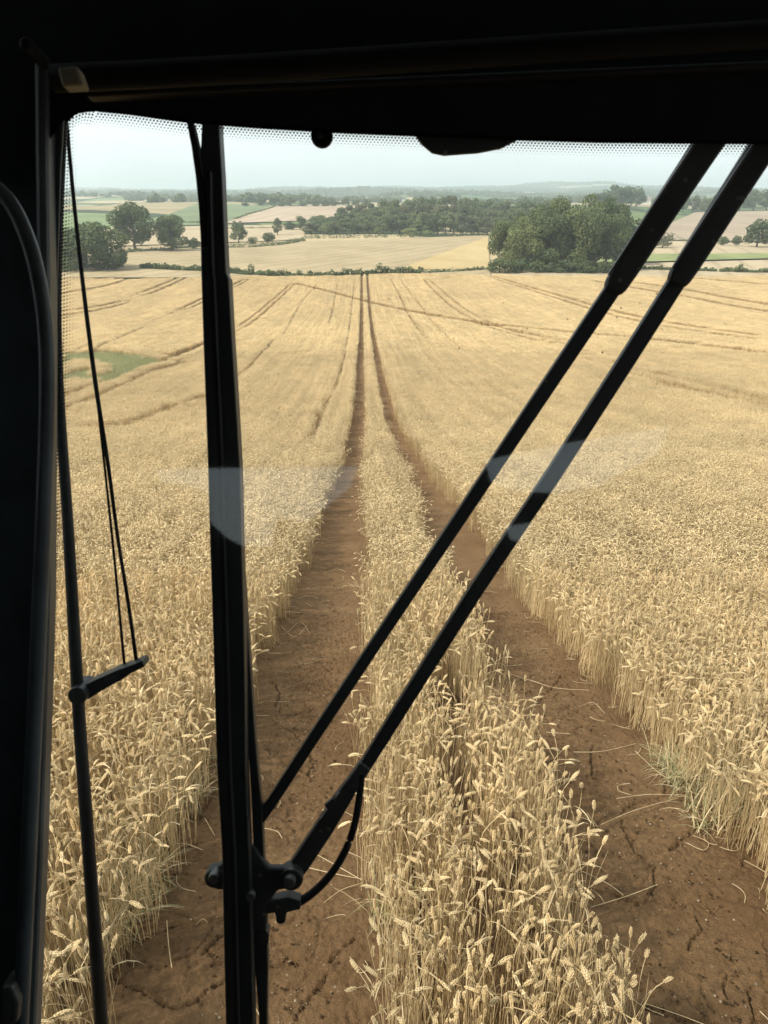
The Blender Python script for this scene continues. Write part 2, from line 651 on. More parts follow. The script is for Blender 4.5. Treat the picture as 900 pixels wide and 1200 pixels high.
soil_sheet('wheel_track', -1.75, .25, 1.2, 9.0, .0105, 'bare cracked brown soil of the wheel track on one side of the wheat strip')
soil_sheet('wheel_track', .95, 3.1, 1.2, 9.0, .0105, 'bare cracked brown soil of the wheel track on the other side of the wheat strip')
soil_sheet('track_soil', -1.5, 2.8, 9.0, 45.0, .05, 'bare brown soil of both wheel tracks farther down the slope')


# field sheets laid over the far ground
def drape(name, quad, m, label, n=26, lift=.3):
    A, B, Cc, D = quad  # near-left, near-right, far-right, far-left (as seen)
    pts = []
    for j in range(n + 1):
        v = j / n
        for i in range(n + 1):
            u = i / n
            px = (A[0] * (1 - u) + B[0] * u) * (1 - v) + (D[0] * (1 - u) + Cc[0] * u) * v
            py = (A[1] * (1 - u) + B[1] * u) * (1 - v) + (D[1] * (1 - u) + Cc[1] * u) * v
            p = hit(px, py)
            pts.append((p.x, p.y, p.z + lift - .35))
    idx = np.arange(n)[:, None] * (n + 1) + np.arange(n)[None, :]
    idx = idx.ravel()
    Fq = np.stack([idx, idx + 1, idx + n + 2, idx + n + 1], -1)
    link(name, mesh_np(name, np.array(pts), Fq, [m], smooth=True), label=label, kind='structure')


GOLD = field_mat('far_wheat', (.29, .225, .13), (.38, .30, .18), .035, .5)
GOLD2 = field_mat('bright_stubble', (.39, .285, .13), (.45, .345, .18), .12, 1.2)
TAN = field_mat('tan_field', (.34, .265, .17), (.42, .34, .22), .03, .3)
PINK = field_mat('pinkish_fallow', (.33, .25, .18), (.41, .32, .23), .02, .2, .02)
GREEN = field_mat('green_pasture', (.12, .15, .075), (.175, .205, .11), None, 0, .02)
DULL = field_mat('brown_fallow', (.27, .21, .15), (.36, .28, .20), .03, .9, .02)
OLIVE = field_mat('rough_grass', (.13, .17, .06), (.26, .27, .12), None, 0, .04)
drape('field', [(40, 325.5), (575, 325.5), (572, 276), (60, 292)], GOLD, 'pale gold field beyond the hedge with drill lines', 40, .45)
drape('field', [(466, 316.5), (574, 315.5), (572, 278), (562, 281)], GOLD2, 'brighter golden stubble wedge in the second field', 20, .6)
drape('field', [(60, 291), (356, 281), (358, 263), (60, 268)], TAN, 'tan field behind the lone oaks', 24, .45)
drape('field', [(262, 262), (450, 256), (440, 242), (318, 241.5)], PINK, 'pinkish fallow field on the rise behind the wood', 24, .7)
drape('field', [(160, 266), (262, 263), (318, 241.5), (235, 237)], GREEN, 'green pasture on the rise behind the oaks', 24, .6)
drape('field', [(740, 281), (960, 284), (960, 246), (815, 249)], DULL, 'dull brown fallow field on the rising ground', 24, .6)
drape('field', [(740, 298), (960, 298), (960, 285), (740, 282)], TAN, 'tan field in front of the brown fallow', 20, .5)
drape('meadow', [(700, 309), (960, 302), (960, 297), (700, 299)], OLIVE, 'strip of green meadow with scattered bushes', 20, .7)
drape('field', [(570, 325.5), (960, 325.5), (960, 303), (700, 310)], TAN, 'tan field strip just beyond the wheat', 20, .45)


# ------------------------------------------------------------------ wheat tufts
def stem_curve(rg, h, nod, lean, n=6):
    """points from the ground to the base of the ear, then the direction there"""
    az = rg.uniform(0, 2 * math.pi)
    az2 = rg.uniform(0, 2 * math.pi)
    d = np.array([math.cos(az), math.sin(az)])
    l = np.array([math.cos(az2), math.sin(az2)]) * lean
    pts = []
    straight = h * .80
    for i in range(n - 2):
        t = i / (n - 3)
        pts.append((l[0] * t * t * straight, l[1] * t * t * straight, t * straight))
    p = np.array(pts[-1])
    ang = 0.0
    steps = 3
    seg = h * .2 / steps * 1.15
    for i in range(steps):
        ang += nod * (.18, .32, .25)[i]
        p = p + np.array([d[0] * math.sin(ang) + l[0] * .8, d[1] * math.sin(ang) + l[1] * .8, math.cos(ang)]) * seg
        pts.append(tuple(p))
    return np.array(pts), d, ang, nod


def tuft(seed, n, rad, lod, nodr, hs=.70, green=0.0, row=False, up=.35):
    rg = np.random.default_rng(seed)
    mbd = MB()
    for s in range({0: 11, 1: 16}.get(lod, 0)):
        # barren straws and broken stubs between the eared ones
        r, a = rad * math.sqrt(rg.random()), rg.uniform(0, 6.283)
        q = Vector((r * math.cos(a), r * math.sin(a), 0))
        l = Vector((rg.normal(0, .08), rg.normal(0, .08), 1)).normalized()
        h = hs * rg.uniform(.45, .92)
        mbd.tube([q, q + l * h * .5, q + l * h + Vector((rg.normal(0, .02), rg.normal(0, .02), 0))], [.0020, .0018, .0010], 3, 1, False)
    for s in range(n):
        r = rad * math.sqrt(rg.random())
        a = rg.uniform(0, 2 * math.pi)
        bx, by = r * math.cos(a), r * math.sin(a)
        h = hs * rg.normal(1, .09)
        if rg.random() < .08:
            h *= rg.uniform(.6, .85)
        nod = rg.uniform(*nodr) if rg.random() > up else rg.uniform(.0, .5)
        pts, d, ang, nod = stem_curve(rg, h, nod, abs(rg.normal(0, .075)), 6 if lod < 2 else 4)
        pts = pts + np.array([bx, by, 0])
        if lod == 3:
            pts = pts[[0, 2, -1]]
        # stem
        sr = {0: .0019, 1: .0024, 2: .0042, 3: .010}[lod]
        P = [Vector(p) for p in pts]
        if lod < 2:
            mbd.tube(P, [sr * 1.15] + [sr] * (len(P) - 2) + [sr * .8], 3, 1, False)
        else:
            o = Vector((rg.normal(), rg.normal(), 0)).normalized() * sr
            vs, fs = [], []
            for i, p in enumerate(P):
                vs += [p - o, p + o]
            for i in range(len(P) - 1):
                fs.append((2 * i, 2 * i + 1, 2 * i + 3, 2 * i + 2))
            mbd.add(vs, fs, 1)
        # ear
        L = rg.uniform(.062, .092)
        b = P[-1]
        dv = Vector((d[0], d[1], 0))
        def axis(t):
            return ang + nod * .30 * t
        if lod == 0:
            side0 = Vector((-d[1], d[0], 0))
            rot = rg.uniform(0, math.pi)
            k = int(L / .0092)
            p = b.copy()
            W = rg.uniform(1.0, 1.25)
            for i in range(k):
                t = i / k
                w = axis(t)
                ax = dv * math.sin(w) + Vector((0, 0, math.cos(w)))
                nb = ax.cross(side0)
                sz = W * (.62 + .50 * math.sin(math.pi * min(1, t * 1.1 + .12)))
                for q3 in range(4 if i < k - 1 else 1):
                    g = rot + q3 * math.pi / 2 + (i % 2) * .35
                    sd = side0 * math.cos(g) + nb * math.sin(g)
                    wide = 1.0 if q3 % 2 == 0 else .62
                    th = ax.cross(sd)
                    q = p + sd * .0030 * wide * sz
                    dr = (ax + sd * .42 * wide + th * rg.normal(0, .08)).normalized()
                    s2 = dr.cross(th).normalized()
                    ln, wd, tk = .0145 * sz, .0032 * sz, .0040 * sz
                    m = q + dr * ln * .45
                    vs = [q, m + s2 * wd, m + th * tk, m - s2 * wd, m - th * tk, q + dr * ln]
                    mbd.add(vs, [(0, 2, 1), (0, 3, 2), (0, 4, 3), (0, 1, 4), (5, 1, 2), (5, 2, 3), (5, 3, 4), (5, 4, 1)], 0)
                p = p + ax * (L / k)
        else:
            nr, ns, wd = {1: (5, 4, .0074), 2: (3, 3, .0095), 3: (3, 2, .017)}[lod]
            if lod == 3:
                L *= 1.5
            if lod == 2:
                L *= 1.1
            side0 = Vector((-d[1], d[0], 0))
            vs, fs = [b.copy()], []
            p = b.copy()
            rings = []
            rot = rg.uniform(0, 3)
            for i in range(1, nr):
                t = i / nr
                w = axis(t)
                ax = dv * math.sin(w) + Vector((0, 0, math.cos(w)))
                p = p + ax * (L / nr)
                nb = ax.cross(side0)
                rr = wd * math.sin(math.pi * (t * .85 + .08))**.5 * (1 + (.22 if i % 2 else -.12) * (lod == 1))
                ring = []
                for q in range(ns if ns > 2 else 2):
                    g = 2 * math.pi * q / max(ns, 2) + rot + i * .5 * (lod == 1)
                    vs.append(p + (side0 * math.cos(g) + nb * math.sin(g)) * rr)
                    ring.append(len(vs) - 1)
                rings.append(ring)
            vs.append(p + ax * (L / nr))
            tip = len(vs) - 1
            n2 = len(rings[0])
            if ns > 2:
                for q in range(n2):
                    fs.append((0, rings[0][(q + 1) % n2], rings[0][q]))
                    for a_, c_ in zip(rings[:-1], rings[1:]):
                        fs.append((a_[q], a_[(q + 1) % n2], c_[(q + 1) % n2], c_[q]))
                    fs.append((tip, rings[-1][q], rings[-1][(q + 1) % n2]))
            else:
                fs.append((0, rings[0][0], rings[0][1]))
                for a_, c_ in zip(rings[:-1], rings[1:]):
                    fs.append((a_[0], c_[0], c_[1], a_[1]))
                fs.append((rings[-1][0], tip, rings[-1][1]))
            mbd.add(vs, fs, 0)
        # dry leaves
        if lod < 3 and rg.random() < {0: .20, 1: .15, 2: .08}[lod]:
            i = rg.integers(1, len(P) - 2) if len(P) > 3 else 1
            q = P[i].lerp(P[i + 1], rg.random())
            az = rg.uniform(0, 2 * math.pi)
            o = Vector((math.cos(az), math.sin(az), 0))
            wv = Vector((-o.y, o.x, 0)) * {0: .0032, 1: .004, 2: .006}[lod]
            LL = rg.uniform(.08, .20)
            vs, fs = [], []
            pitch = rg.uniform(.3, 1.2)
            cv = rg.uniform(.3, .8)
            tw = rg.uniform(-.8, .8)
            nsg = 4 if lod == 0 else 3
            for j in range(nsg + 1):
                k2 = 1 - (j / nsg)**2 * .9
                w2 = (wv * math.cos(tw * j) + Vector((0, 0, wv.length)) * math.sin(tw * j)) * k2
                vs += [q - w2, q + w2]
                q = q + (o * math.cos(pitch) + Vector((0, 0, math.sin(pitch)))) * (LL / nsg)
                pitch -= cv
            for j in range(nsg):
                fs.append((2 * j, 2 * j + 1, 2 * j + 3, 2 * j + 2))
            mbd.add(vs, fs, 3 if rg.random() < green else 2)
    me = mbd.mesh('wheat_tuft', [M_EAR, M_STEM, M_LEAF, M_GREY], smooth=(lod > 0))
    return me


def grass_tuft(seed, n, rad, mats, hgt=(.15, .40)):
    rg = np.random.default_rng(seed)
    mbd = MB()
    for s in range(n):
        r, a = rad * math.sqrt(rg.random()), rg.uniform(0, 6.283)
        q = Vector((r * math.cos(a), r * math.sin(a), 0))
        az = rg.uniform(0, 6.283)
        o = Vector((math.cos(az), math.sin(az), 0))
        wv = Vector((-o.y, o.x, 0)) * rg.uniform(.002, .0045)
        LL = rg.uniform(*hgt)
        pitch, cv = rg.uniform(1.1, 1.55), rg.uniform(.1, .55)
        vs, fs = [], []
        for j in range(6):
            w2 = wv * (1 - (j / 5)**2 * .95)
            vs += [q - w2, q + w2]
            q = q + (o * math.cos(pitch) + Vector((0, 0, math.sin(pitch)))) * (LL / 5)
            pitch -= cv
        for j in range(5):
            fs.append((2 * j, 2 * j + 1, 2 * j + 3, 2 * j + 2))
        mbd.add(vs, fs, 0 if rg.random() < .6 else 1)
    return mbd.mesh('grass_tuft', mats)


SRC = bpy.data.collections.new('tuft_kinds')
N0, N1, N2, N3, N4 = 14, 8, 6, 5, 8
kinds = []
for i in range(N0):
    kinds.append(tuft(100 + i, 9, .095, 0, (.5, 2.5), up=.25 if i >= 7 else .62))
for i in range(N1):
    kinds.append(tuft(200 + i, 38, .20, 1, (.9, 2.6), up=.15))
for i in range(N2):
    kinds.append(tuft(300 + i, 125, .46, 2, (.9, 2.6), up=.15))
for i in range(N3):
    kinds.append(tuft(400 + i, 190, .78, 3, (.9, 2.4), up=.15))
for i in range(4):
    kinds.append(tuft(600 + i, 24, .17, 2, (.9, 2.6), up=.15))
for i in range(4):
    kinds.append(tuft(620 + i, 30, .25, 3, (.9, 2.4), up=.15))
GI = len(kinds)
for i in range(4):
    kinds.append(grass_tuft(500 + i, 46, .10, [M_GREY, M_LEAF]))
for i in range(3):
    kinds.append(grass_tuft(520 + i, 150, .6, [M_GRASS, M_GREY], (.5, .95)))
for i, me in enumerate(kinds):
    o = bpy.data.objects.new('wheat_tuft_%03d' % i, me)
    SRC.objects.link(o)

ng = bpy.data.node_groups.new('scatter_tufts', 'GeometryNodeTree')
ng.interface.new_socket('Geometry', in_out='INPUT', socket_type='NodeSocketGeometry')
ng.interface.new_socket('Geometry', in_out='OUTPUT', socket_type='NodeSocketGeometry')
gi, go = ng.nodes.new('NodeGroupInput'), ng.nodes.new('NodeGroupOutput')
iop = ng.nodes.new('GeometryNodeInstanceOnPoints')
ci = ng.nodes.new('GeometryNodeCollectionInfo')
ci.inputs['Collection'].default_value = SRC
ci.inputs['Separate Children'].default_value = True
ci.inputs['Reset Children'].default_value = True


def nattr(name, t):
    n = ng.nodes.new('GeometryNodeInputNamedAttribute')
    n.data_type = t
    n.inputs['Name'].default_value = name
    return n.outputs['Attribute']


e2r = ng.nodes.new('FunctionNodeEulerToRotation')
ng.links.new(nattr('rot', 'FLOAT_VECTOR'), e2r.inputs[0])
ng.links.new(gi.outputs[0], iop.inputs['Points'])
ng.links.new(ci.outputs[0], iop.inputs['Instance'])
iop.inputs['Pick Instance'].default_value = True
ng.links.new(nattr('kind', 'INT'), iop.inputs['Instance Index'])
ng.links.new(e2r.outputs[0], iop.inputs['Rotation'])
ng.links.new(nattr('scl', 'FLOAT_VECTOR'), iop.inputs['Scale'])
ng.links.new(iop.outputs[0], go.inputs[0])


def scatter(name, P, K, rot, scl, label, cat):
    me = bpy.data.meshes.new(name)
    me.vertices.add(len(P))
    me.vertices.foreach_set('co', np.asarray(P, np.float32).ravel())
    a = me.attributes.new('kind', 'INT', 'POINT')
    a.data.foreach_set('value', np.asarray(K, np.int32))
    a = me.attributes.new('rot', 'FLOAT_VECTOR', 'POINT')
    a.data.foreach_set('vector', np.asarray(rot, np.float32).ravel())
    a = me.attributes.new('scl', 'FLOAT_VECTOR', 'POINT')
    a.data.foreach_set('vector', np.asarray(scl, np.float32).ravel())
    for m in (M_EAR, M_STEM):
        me.materials.append(m)
    o = link(name, me, label=label, cat=cat, kind='stuff')
    md = o.modifiers.new('scatter', 'NODES')
    md.node_group = ng
    return o


# other wheel marks in the field, from where they lie on the slope
def gpath(pl, lift=.55):
    o = []
    for a, b in pl:
        p = hit(a, b, lift)
        o.append((p.x, p.y))
    return [tuple(q) for q in [(v.x, v.y) for v in smooth_path([(x, y, 0) for x, y in o], 5)]]


LINES = [  # (pixels along it, half width m)
    ([(415, 328), (411, 370), (405, 410), (396, 445), (380, 480), (360, 520)], .05),
    ([(350, 333), (385, 341), (430, 353), (500, 368), (560, 378), (700, 392), (760, 397), (900, 414), (1000, 425)], .28),
    ([(503, 328), (528, 350), (560, 372), (600, 387), (640, 396), (690, 413), (750, 433), (820, 452), (900, 471), (1000, 492)], .26),
    ([(497, 328), (518, 350), (548, 372), (590, 388), (630, 399), (680, 418), (740, 440), (810, 458), (900, 478), (1000, 502)], .26),
    ([(575, 323), (630, 339), (700, 359), (760, 374), (820, 384), (900, 395), (1000, 412)], .26),
    ([(568, 323), (620, 339), (690, 361), (750, 377), (810, 388), (900, 400), (1000, 418)], .22),
    ([(720, 328), (800, 339), (860, 350), (960, 366)], .30), ([(700, 330), (790, 345), (850, 357), (960, 374)], .25), ([(800, 325), (960, 338)], .3),
    ([(345, 333), (320, 357), (295, 378), (260, 398), (215, 421), (170, 440), (120, 463), (60, 484)], .28),
    ([(340, 333), (313, 357), (286, 378), (250, 397), (205, 415), (160, 432), (110, 452), (60, 468)], .28),
    ([(290, 328), (240, 352), (190, 375), (150, 392), (100, 415), (60, 432)], .24),
    ([(284, 328), (232, 352), (182, 374), (140, 390), (90, 411)], .2),
    ([(228, 320), (180, 342), (140, 357), (110, 364), (60, 372)], .26), ([(220, 320), (172, 340), (132, 355), (100, 361), (60, 366)], .22),
    ([(160, 322), (130, 333), (90, 341), (60, 345)], .26),
    ([(236, 465), (190, 483), (150, 497), (110, 500)], .2), 
    ([(458, 328), (470, 350), (500, 398)], .12), ([(470, 330), (495, 362), (540, 410)], .10), 
    ([(372, 332), (350, 360), (330, 395)], .06), ([(395, 332), (392, 352), (385, 380)], .05),
    ([(640, 335), (720, 350)], .12), ([(320, 400), (280, 440), (235, 470)], .10)]
LP = []
for pl, w in LINES:
    q = gpath(pl)
    for i in range(0, len(q) - 1, 4):
        c = q[i:i + 5]
        if len(c) < 2:
            continue
        dx, dy = c[-1][0] - c[0][0], c[-1][1] - c[0][1]
        mx_, my_ = (c[-1][0] + c[0][0]) / 2, (c[-1][1] + c[0][1]) / 2
        # how squarely the mark crosses the fall of the slope away from the track head
        lat = abs(dx * my_ - dy * mx_) / (math.hypot(dx, dy) * math.hypot(mx_, my_) + 1e-9)
        LP.append((c, w * 1.25 + .58 * max(0, lat - .15) if w > .15 else w * 1.8, lat if w > .15 else 0))
GP = [(88, 413), (130, 411), (168, 414), (184, 420), (178, 430), (155, 437), (130, 445), (88, 446), (50, 450), (50, 411)]
GPW = [(hit(a, b, .5).x, hit(a, b, .5).y) for a, b in GP]


def inside(x, y, poly):
    c = np.zeros(x.shape, bool)
    j = len(poly) - 1
    for i in range(len(poly)):
        xi, yi = poly[i]
        xj, yj = poly[j]
        k = ((yi > y) != (yj > y)) & (x < (xj - xi) * (y - yi) / (yj - yi + 1e-12) + xi)
        c ^= k
        j = i
    return c


def keep(x, y, r, lines=True):
    j = .05 * (vnoise(y * 3.1 + 7, x * 0 + 3.3, 31) - .5) * 2 + .12 * (vnoise(y * .9, x * 0 + 1.3, 32) - .5)
    r0 = r
    r = np.where(y < 26, r * .45, r + .06)
    k = (x < edgeL(y) - r + j) | ((x > MIDL + r + j * .6) & (x < MIDR - r - j * .6)) | (x > edgeR(y) + r + j)
    k &= y < 250 + 1.5 * np.sin(x * .1)
    if lines:
        for pl, w, _l in LP:
            D = seg_dist(x, y, pl)
            k &= D > w + r0 * .8
        k &= ~(inside(x, y, GPW) & (vnoise(x * .5, y * .22, 61) > .32))
    return k


def ring(y0, y1, dens, r, k0, kn, jit=.5, rows=None, hb=1.0, lines=True, fade=1.0):
    """jittered grid of tufts between two distances"""
    s = 1 / math.sqrt(dens)
    hw = .62 * (y1 + 2.5) + .8
    xs = np.arange(-hw, hw, s)
    ys = np.arange(y0, y1, s)
    X, Y = np.meshgrid(xs, ys)
    X = X + rng.uniform(-jit, jit, X.shape) * s
    Y = Y + rng.uniform(-jit, jit, Y.shape) * s
    if rows:
        X = np.round(X / rows) * rows + rng.normal(0, rows * .13, X.shape)
    X, Y = X.ravel(), Y.ravel()
    k = (np.abs(X - .027 * Y) < .58 * (Y + 2.5) + .6) & (Y >= y0) & (Y < y1 + s * .3)
    u = vnoise(X * .35, Y * .35, 77)
    k &= (u < sstep(y0, y0 * fade, Y) + 1e-6) if fade > 1 and y0 > 20 else True
    k &= (u >= sstep(y1 / fade, y1, Y)) if fade > 1 and y1 < 100 else True
    X, Y = X[k], Y[k]
    k = keep(X, Y, r, lines)
    X, Y = X[k], Y[k]
    n = len(X)
    K = rng.integers(k0, k0 + kn, n)
    return X, Y, K


parts = []
X0, Y0, K0 = ring(.7, 9.0, 50, .06, 0, N0, rows=.125, lines=False)
strip = (X0 > MIDL - .1) & (X0 < MIDR + .1)
K0 = np.where(strip, K0 % 7, 5 + K0 % 9)
parts.append((X0, Y0, K0))
# thin bare streak inside the strip close to the cab
parts.append(ring(9.0, 28 * 1.2, 11.0, .10, N0, N1, rows=.14, fade=1.2 * 1.2))
parts.append(ring(28 / 1.2, 85 * 1.2, 3.0, .46, N0 + N1, N2, fade=1.44))
parts.append(ring(85 / 1.2, 252, 1.25, .78, N0 + N1 + N2, N3, fade=1.44))


def fill(y0, y1, r, k0, kn, dens, band, big):
    """small tufts that fill in beside every wheel mark where the big ones must stay clear"""
    xs_, ys_ = [], []
    lines = [(pl, w_) for pl, w_, _l in LP]
    for ed in (edgeL, edgeR):
        lines.append(([(float(ed(q)), q) for q in np.linspace(y0, y1, 60)], 0))
    lines.append(([(.58, y0), (.58, y1)], 0))
    for pl, w_ in lines:
        P_ = np.array(pl)
        L = np.hypot(*np.diff(P_, axis=0).T)
        n = int(L.sum() * (2 * (band + w_)) * dens)
        u = rng.random(n) * L.sum()
        cum = np.concatenate([[0], np.cumsum(L)])
        i = np.clip(np.searchsorted(cum, u) - 1, 0, len(L) - 1)
        t = (u - cum[i]) / L[i]
        q = P_[i] + (P_[i + 1] - P_[i]) * t[:, None]
        dn = (P_[i + 1] - P_[i]) / L[i][:, None]
        off = rng.uniform(-band - w_, band + w_, n)
        xs_.append(q[:, 0] - dn[:, 1] * off)
        ys_.append(q[:, 1] + dn[:, 0] * off)
    x, y = np.concatenate(xs_), np.concatenate(ys_)
    k = (y > y0) & (y < y1) & (np.abs(x - .027 * y) < .58 * (y + 2.5) + .6)
    x, y = x[k], y[k]
    # only where the big tufts were turned away, and never on a wheel mark
    k = keep(x, y, r) & ~keep(x, y, big * 1.5)
    return x[k], y[k], rng.integers(k0, k0 + kn, int(k.sum()))


S0 = N0 + N1 + N2 + N3
parts.append(fill(9, 28, .09, 7, 7, 16, .5, .14))
parts.append(fill(28, 85, .17, S0, 4, 14, .9, .46))
parts.append(fill(85, 252, .25, S0 + 4, 4, 8, 1.3, .78))
X = np.concatenate([p[0] for p in parts])
Y = np.concatenate([p[1] for p in parts])
K = np.concatenate([p[2] for p in parts])
holes = (vnoise(X * 1.6 + 50, Y * .8, 41) > .90) & (Y < 9)
holes |= (np.abs(X - .62 - .05 * np.sin(Y * 2)) < .085) & (vnoise(Y * 1.4, X * 0, 42) > .40) & (Y < 5.0)
X, Y, K = X[~holes], Y[~holes], K[~holes]
Z = hz(X, Y) - .01
hs = .90 + .22 * vnoise(X * .35 + 9, Y * .25, 51) + .10 * (vnoise(X * .06, Y * .05 + 3, 52) - .5) + rng.normal(0, .035, len(X))
wv = .05 * np.sin(X * .9 + Y * .45 + 2 * vnoise(X * .1, Y * .1, 53)) * sstep(8, 20, Y)
hs = hs + wv
# the crop leans and lies lower along the near lip of every wheel mark that crosses the slope
for pl, w_, lat in LP:
    if lat < .2:
        continue
    a_ = np.array(pl)
    sel = (X > a_[:, 0].min() - 4) & (X < a_[:, 0].max() + 4) & (Y > a_[:, 1].min() - 4) & (Y < a_[:, 1].max() + 4)
    xs_, ys_ = X[sel], Y[sel]
    D = np.full(xs_.shape, 99.)
    yn = np.zeros(xs_.shape)
    for (x0, y0), (x1, y1) in zip(pl[:-1], pl[1:]):
        vx, vy = x1 - x0, y1 - y0
        t = np.clip(((xs_ - x0) * vx + (ys_ - y0) * vy) / (vx * vx + vy * vy + 1e-12), 0, 1)
        d_ = np.hypot(xs_ - x0 - t * vx, ys_ - y0 - t * vy)
        m__ = d_ < D
        D[m__] = d_[m__]
        yn[m__] = (y0 + t * vy)[m__]
    near = ys_ < yn - .0 * D
    f_ = np.where(near, 1 - .42 * sstep(55, 90, Y[sel]) * np.exp(-((D - w_) / 1.5)**2 * (D > w_)), 1.0)
    f_ = np.where(~near & (D < w_ + 1.6), 1.06, f_)
    hs[sel] = np.minimum(hs[sel] * f_, 1.15)
ws = rng.uniform(.9, 1.12, len(X))
mir = np.where(rng.random(len(X)) < .5, -1, 1)
scl = np.stack([ws * mir, ws, hs], -1)
rot = np.stack([rng.normal(0, .035, len(X)), rng.normal(0, .035, len(X)), rng.uniform(0, 6.283, len(X))], -1)
farm = Y > 28
rot[farm, :2] *= .3
rot[farm, 0] += -np.arctan(np.gradient(drop(Y[farm] + 0.0), 1) * 0)
P = np.stack([X, Y, Z], -1)
isL, isM = X < -.3, (X >= -.3) & (X < 1.4)
isR = ~(isL | isM)
print('tufts', len(X))
scatter('wheat', P[isL], K[isL], rot[isL], scl[isL], 'ripe golden wheat field on the side of the cab pillar', 'wheat')
scatter('wheat', P[isM], K[isM], rot[isM], scl[isM], 'narrow strip of ripe wheat between the two wheel tracks', 'wheat')
scatter('wheat', P[isR], K[isR], rot[isR], scl[isR], 'ripe golden wheat field behind the two diagonal wiper arms', 'wheat')

# green weed patch in the crop
gx = np.array([p[0] for p in GPW])
gy = np.array([p[1] for p in GPW])
n = 2600
wx, wy = rng.uniform(gx.min(), gx.max(), n), rng.uniform(gy.min(), gy.max(), n)
k = inside(wx, wy, GPW) & (vnoise(wx * .5, wy * .22, 61) > .30)
wx, wy = wx[k], wy[k]
scatter('weeds', np.stack([wx, wy, hz(wx, wy)], -1), GI + 4 + rng.integers(0, 3, len(wx)),
        np.stack([wx * 0, wx * 0, rng.uniform(0, 6, len(wx))], -1), np.stack([wx * 0 + 1] * 2 + [rng.uniform(.7, 1.0, len(wx))], -1),
        'patch of green weeds in the golden crop', 'weeds')
# pale green grass at the feet of the crop
gp = []
for (a, b, n, s) in ((820, 935, 9, .14), (868, 940, 8, .12), (795, 905, 4, .14), (208, 930, 7, .16), (160, 1040, 8, .2), (110, 1120, 5, .2), (100, 980, 4, .2), (470, 1080, 2, .1)):
    p = hit(a, b)
    for _ in range(n):
        gp.append((p.x + rng.normal(0, s), p.y + rng.normal(0, s)))
gp = np.array(gp)
gk = (gp[:, 0] < edgeL(gp[:, 1]) + .06) | (gp[:, 0] > edgeR(gp[:, 1]) - .06) | ((gp[:, 0] > 0) & (gp[:, 0] < 1.1))
gp = gp[gk]
m_ = len(gp)
scatter('dry_grass', np.stack([gp[:, 0], gp[:, 1], hz(gp[:, 0], gp[:, 1])], -1), GI + rng.integers(0, 4, m_),
        np.stack([gp[:, 0] * 0, gp[:, 0] * 0, rng.uniform(0, 6, m_)], -1), np.stack([np.ones(m_), np.ones(m_), rng.uniform(.7, 1.2, m_)], -1),
        'pale green grass blades at the foot of the wheat', 'grass')


# ------------------------------------------------------------------ stones, clods and straw on the tracks
def in_track(n, y0, y1, rg):
    y = y0 + (y1 - y0) * rg.random(n)**1.3
    left = rg.random(n) < .5
    t = rg.random(n)
    x = np.where(left, edgeL(y) - .05 + t * (MIDL - edgeL(y) + .1), MIDR - .05 + t * (edgeR(y) - MIDR + .1))
    return x, y


def pebbles(name, n, y0, y1, smin, smax, m, label, cat, sink=.1, seed=3):
    rg = np.random.default_rng(seed)
    x, y = in_track(n, y0, y1, rg)
    V, Fc = [], []
    base = np.array([(1, 0, 0), (-1, 0, 0), (0, 1, 0), (0, -1, 0), (0, 0, 1), (0, 0, -1)] + [(a * .62, b * .62, c * .62) for a in (-1, 1) for b in (-1, 1) for c in (-1, 1)], float)
    # faces: each of 24 triangles (axis vertex, two neighbouring corners)
    tri = []
    co = [(a, b, c) for a in (-1, 1) for b in (-1, 1) for c in (-1, 1)]
    for ai, axv in enumerate([(1, 0, 0), (-1, 0, 0), (0, 1, 0), (0, -1, 0), (0, 0, 1), (0, 0, -1)]):
        cs = [i for i, q in enumerate(co) if np.dot(q, axv) > 0]
        for i in range(4):
            for j in range(i + 1, 4):
                if sum(abs(np.array(co[cs[i]]) - np.array(co[cs[j]]))) == 2:
                    tri.append((ai, 6 + cs[i], 6 + cs[j]))
    tri = np.array(tri)
    z0 = hz(x, y) - .02
    for i in range(n):
        s = smin + (smax - smin) * rg.random()**3
        a = rg.uniform(0, 6.283)
        sc3 = np.array([s * rg.uniform(.8, 1.3), s * rg.uniform(.6, 1.0), s * rg.uniform(.4, .8)])
        v = base * sc3 * rg.uniform(.75, 1.2, (14, 1))
        c, s_ = math.cos(a), math.sin(a)
        v = np.stack([v[:, 0] * c - v[:, 1] * s_, v[:, 0] * s_ + v[:, 1] * c, v[:, 2]], -1)
        V.append(v + (x[i], y[i], z0[i] + sc3[2] * (1 - sink) + .004))
        Fc.append(tri + 14 * i)
    link(name, mesh_np(name, np.concatenate(V), np.concatenate(Fc), [m]), label=label, cat=cat, kind='stuff')


m_st, nst, bst = mat('pale_stone')
nst.links.new(ramp(nst, [(.3, (.28, .20, .12)), (.7, (.55, .45, .32))], noise(nst, 25, 3, .6, pos(nst)).outputs[0]).outputs[0], bst.inputs['Base Color'])
bst.inputs['Roughness'].default_value = .85
pebbles('pebbles', 3200, 1.5, 9, .002, .008, m_st, 'small pale pebbles and grain husks scattered on the bare tracks', 'pebbles', 0.1, 3)
pebbles('soil_clods', 6000, 1.5, 11, .003, .012, M_SOIL, 'small crumbly clods of brown earth on the bare tracks', 'clods', .3, 4)


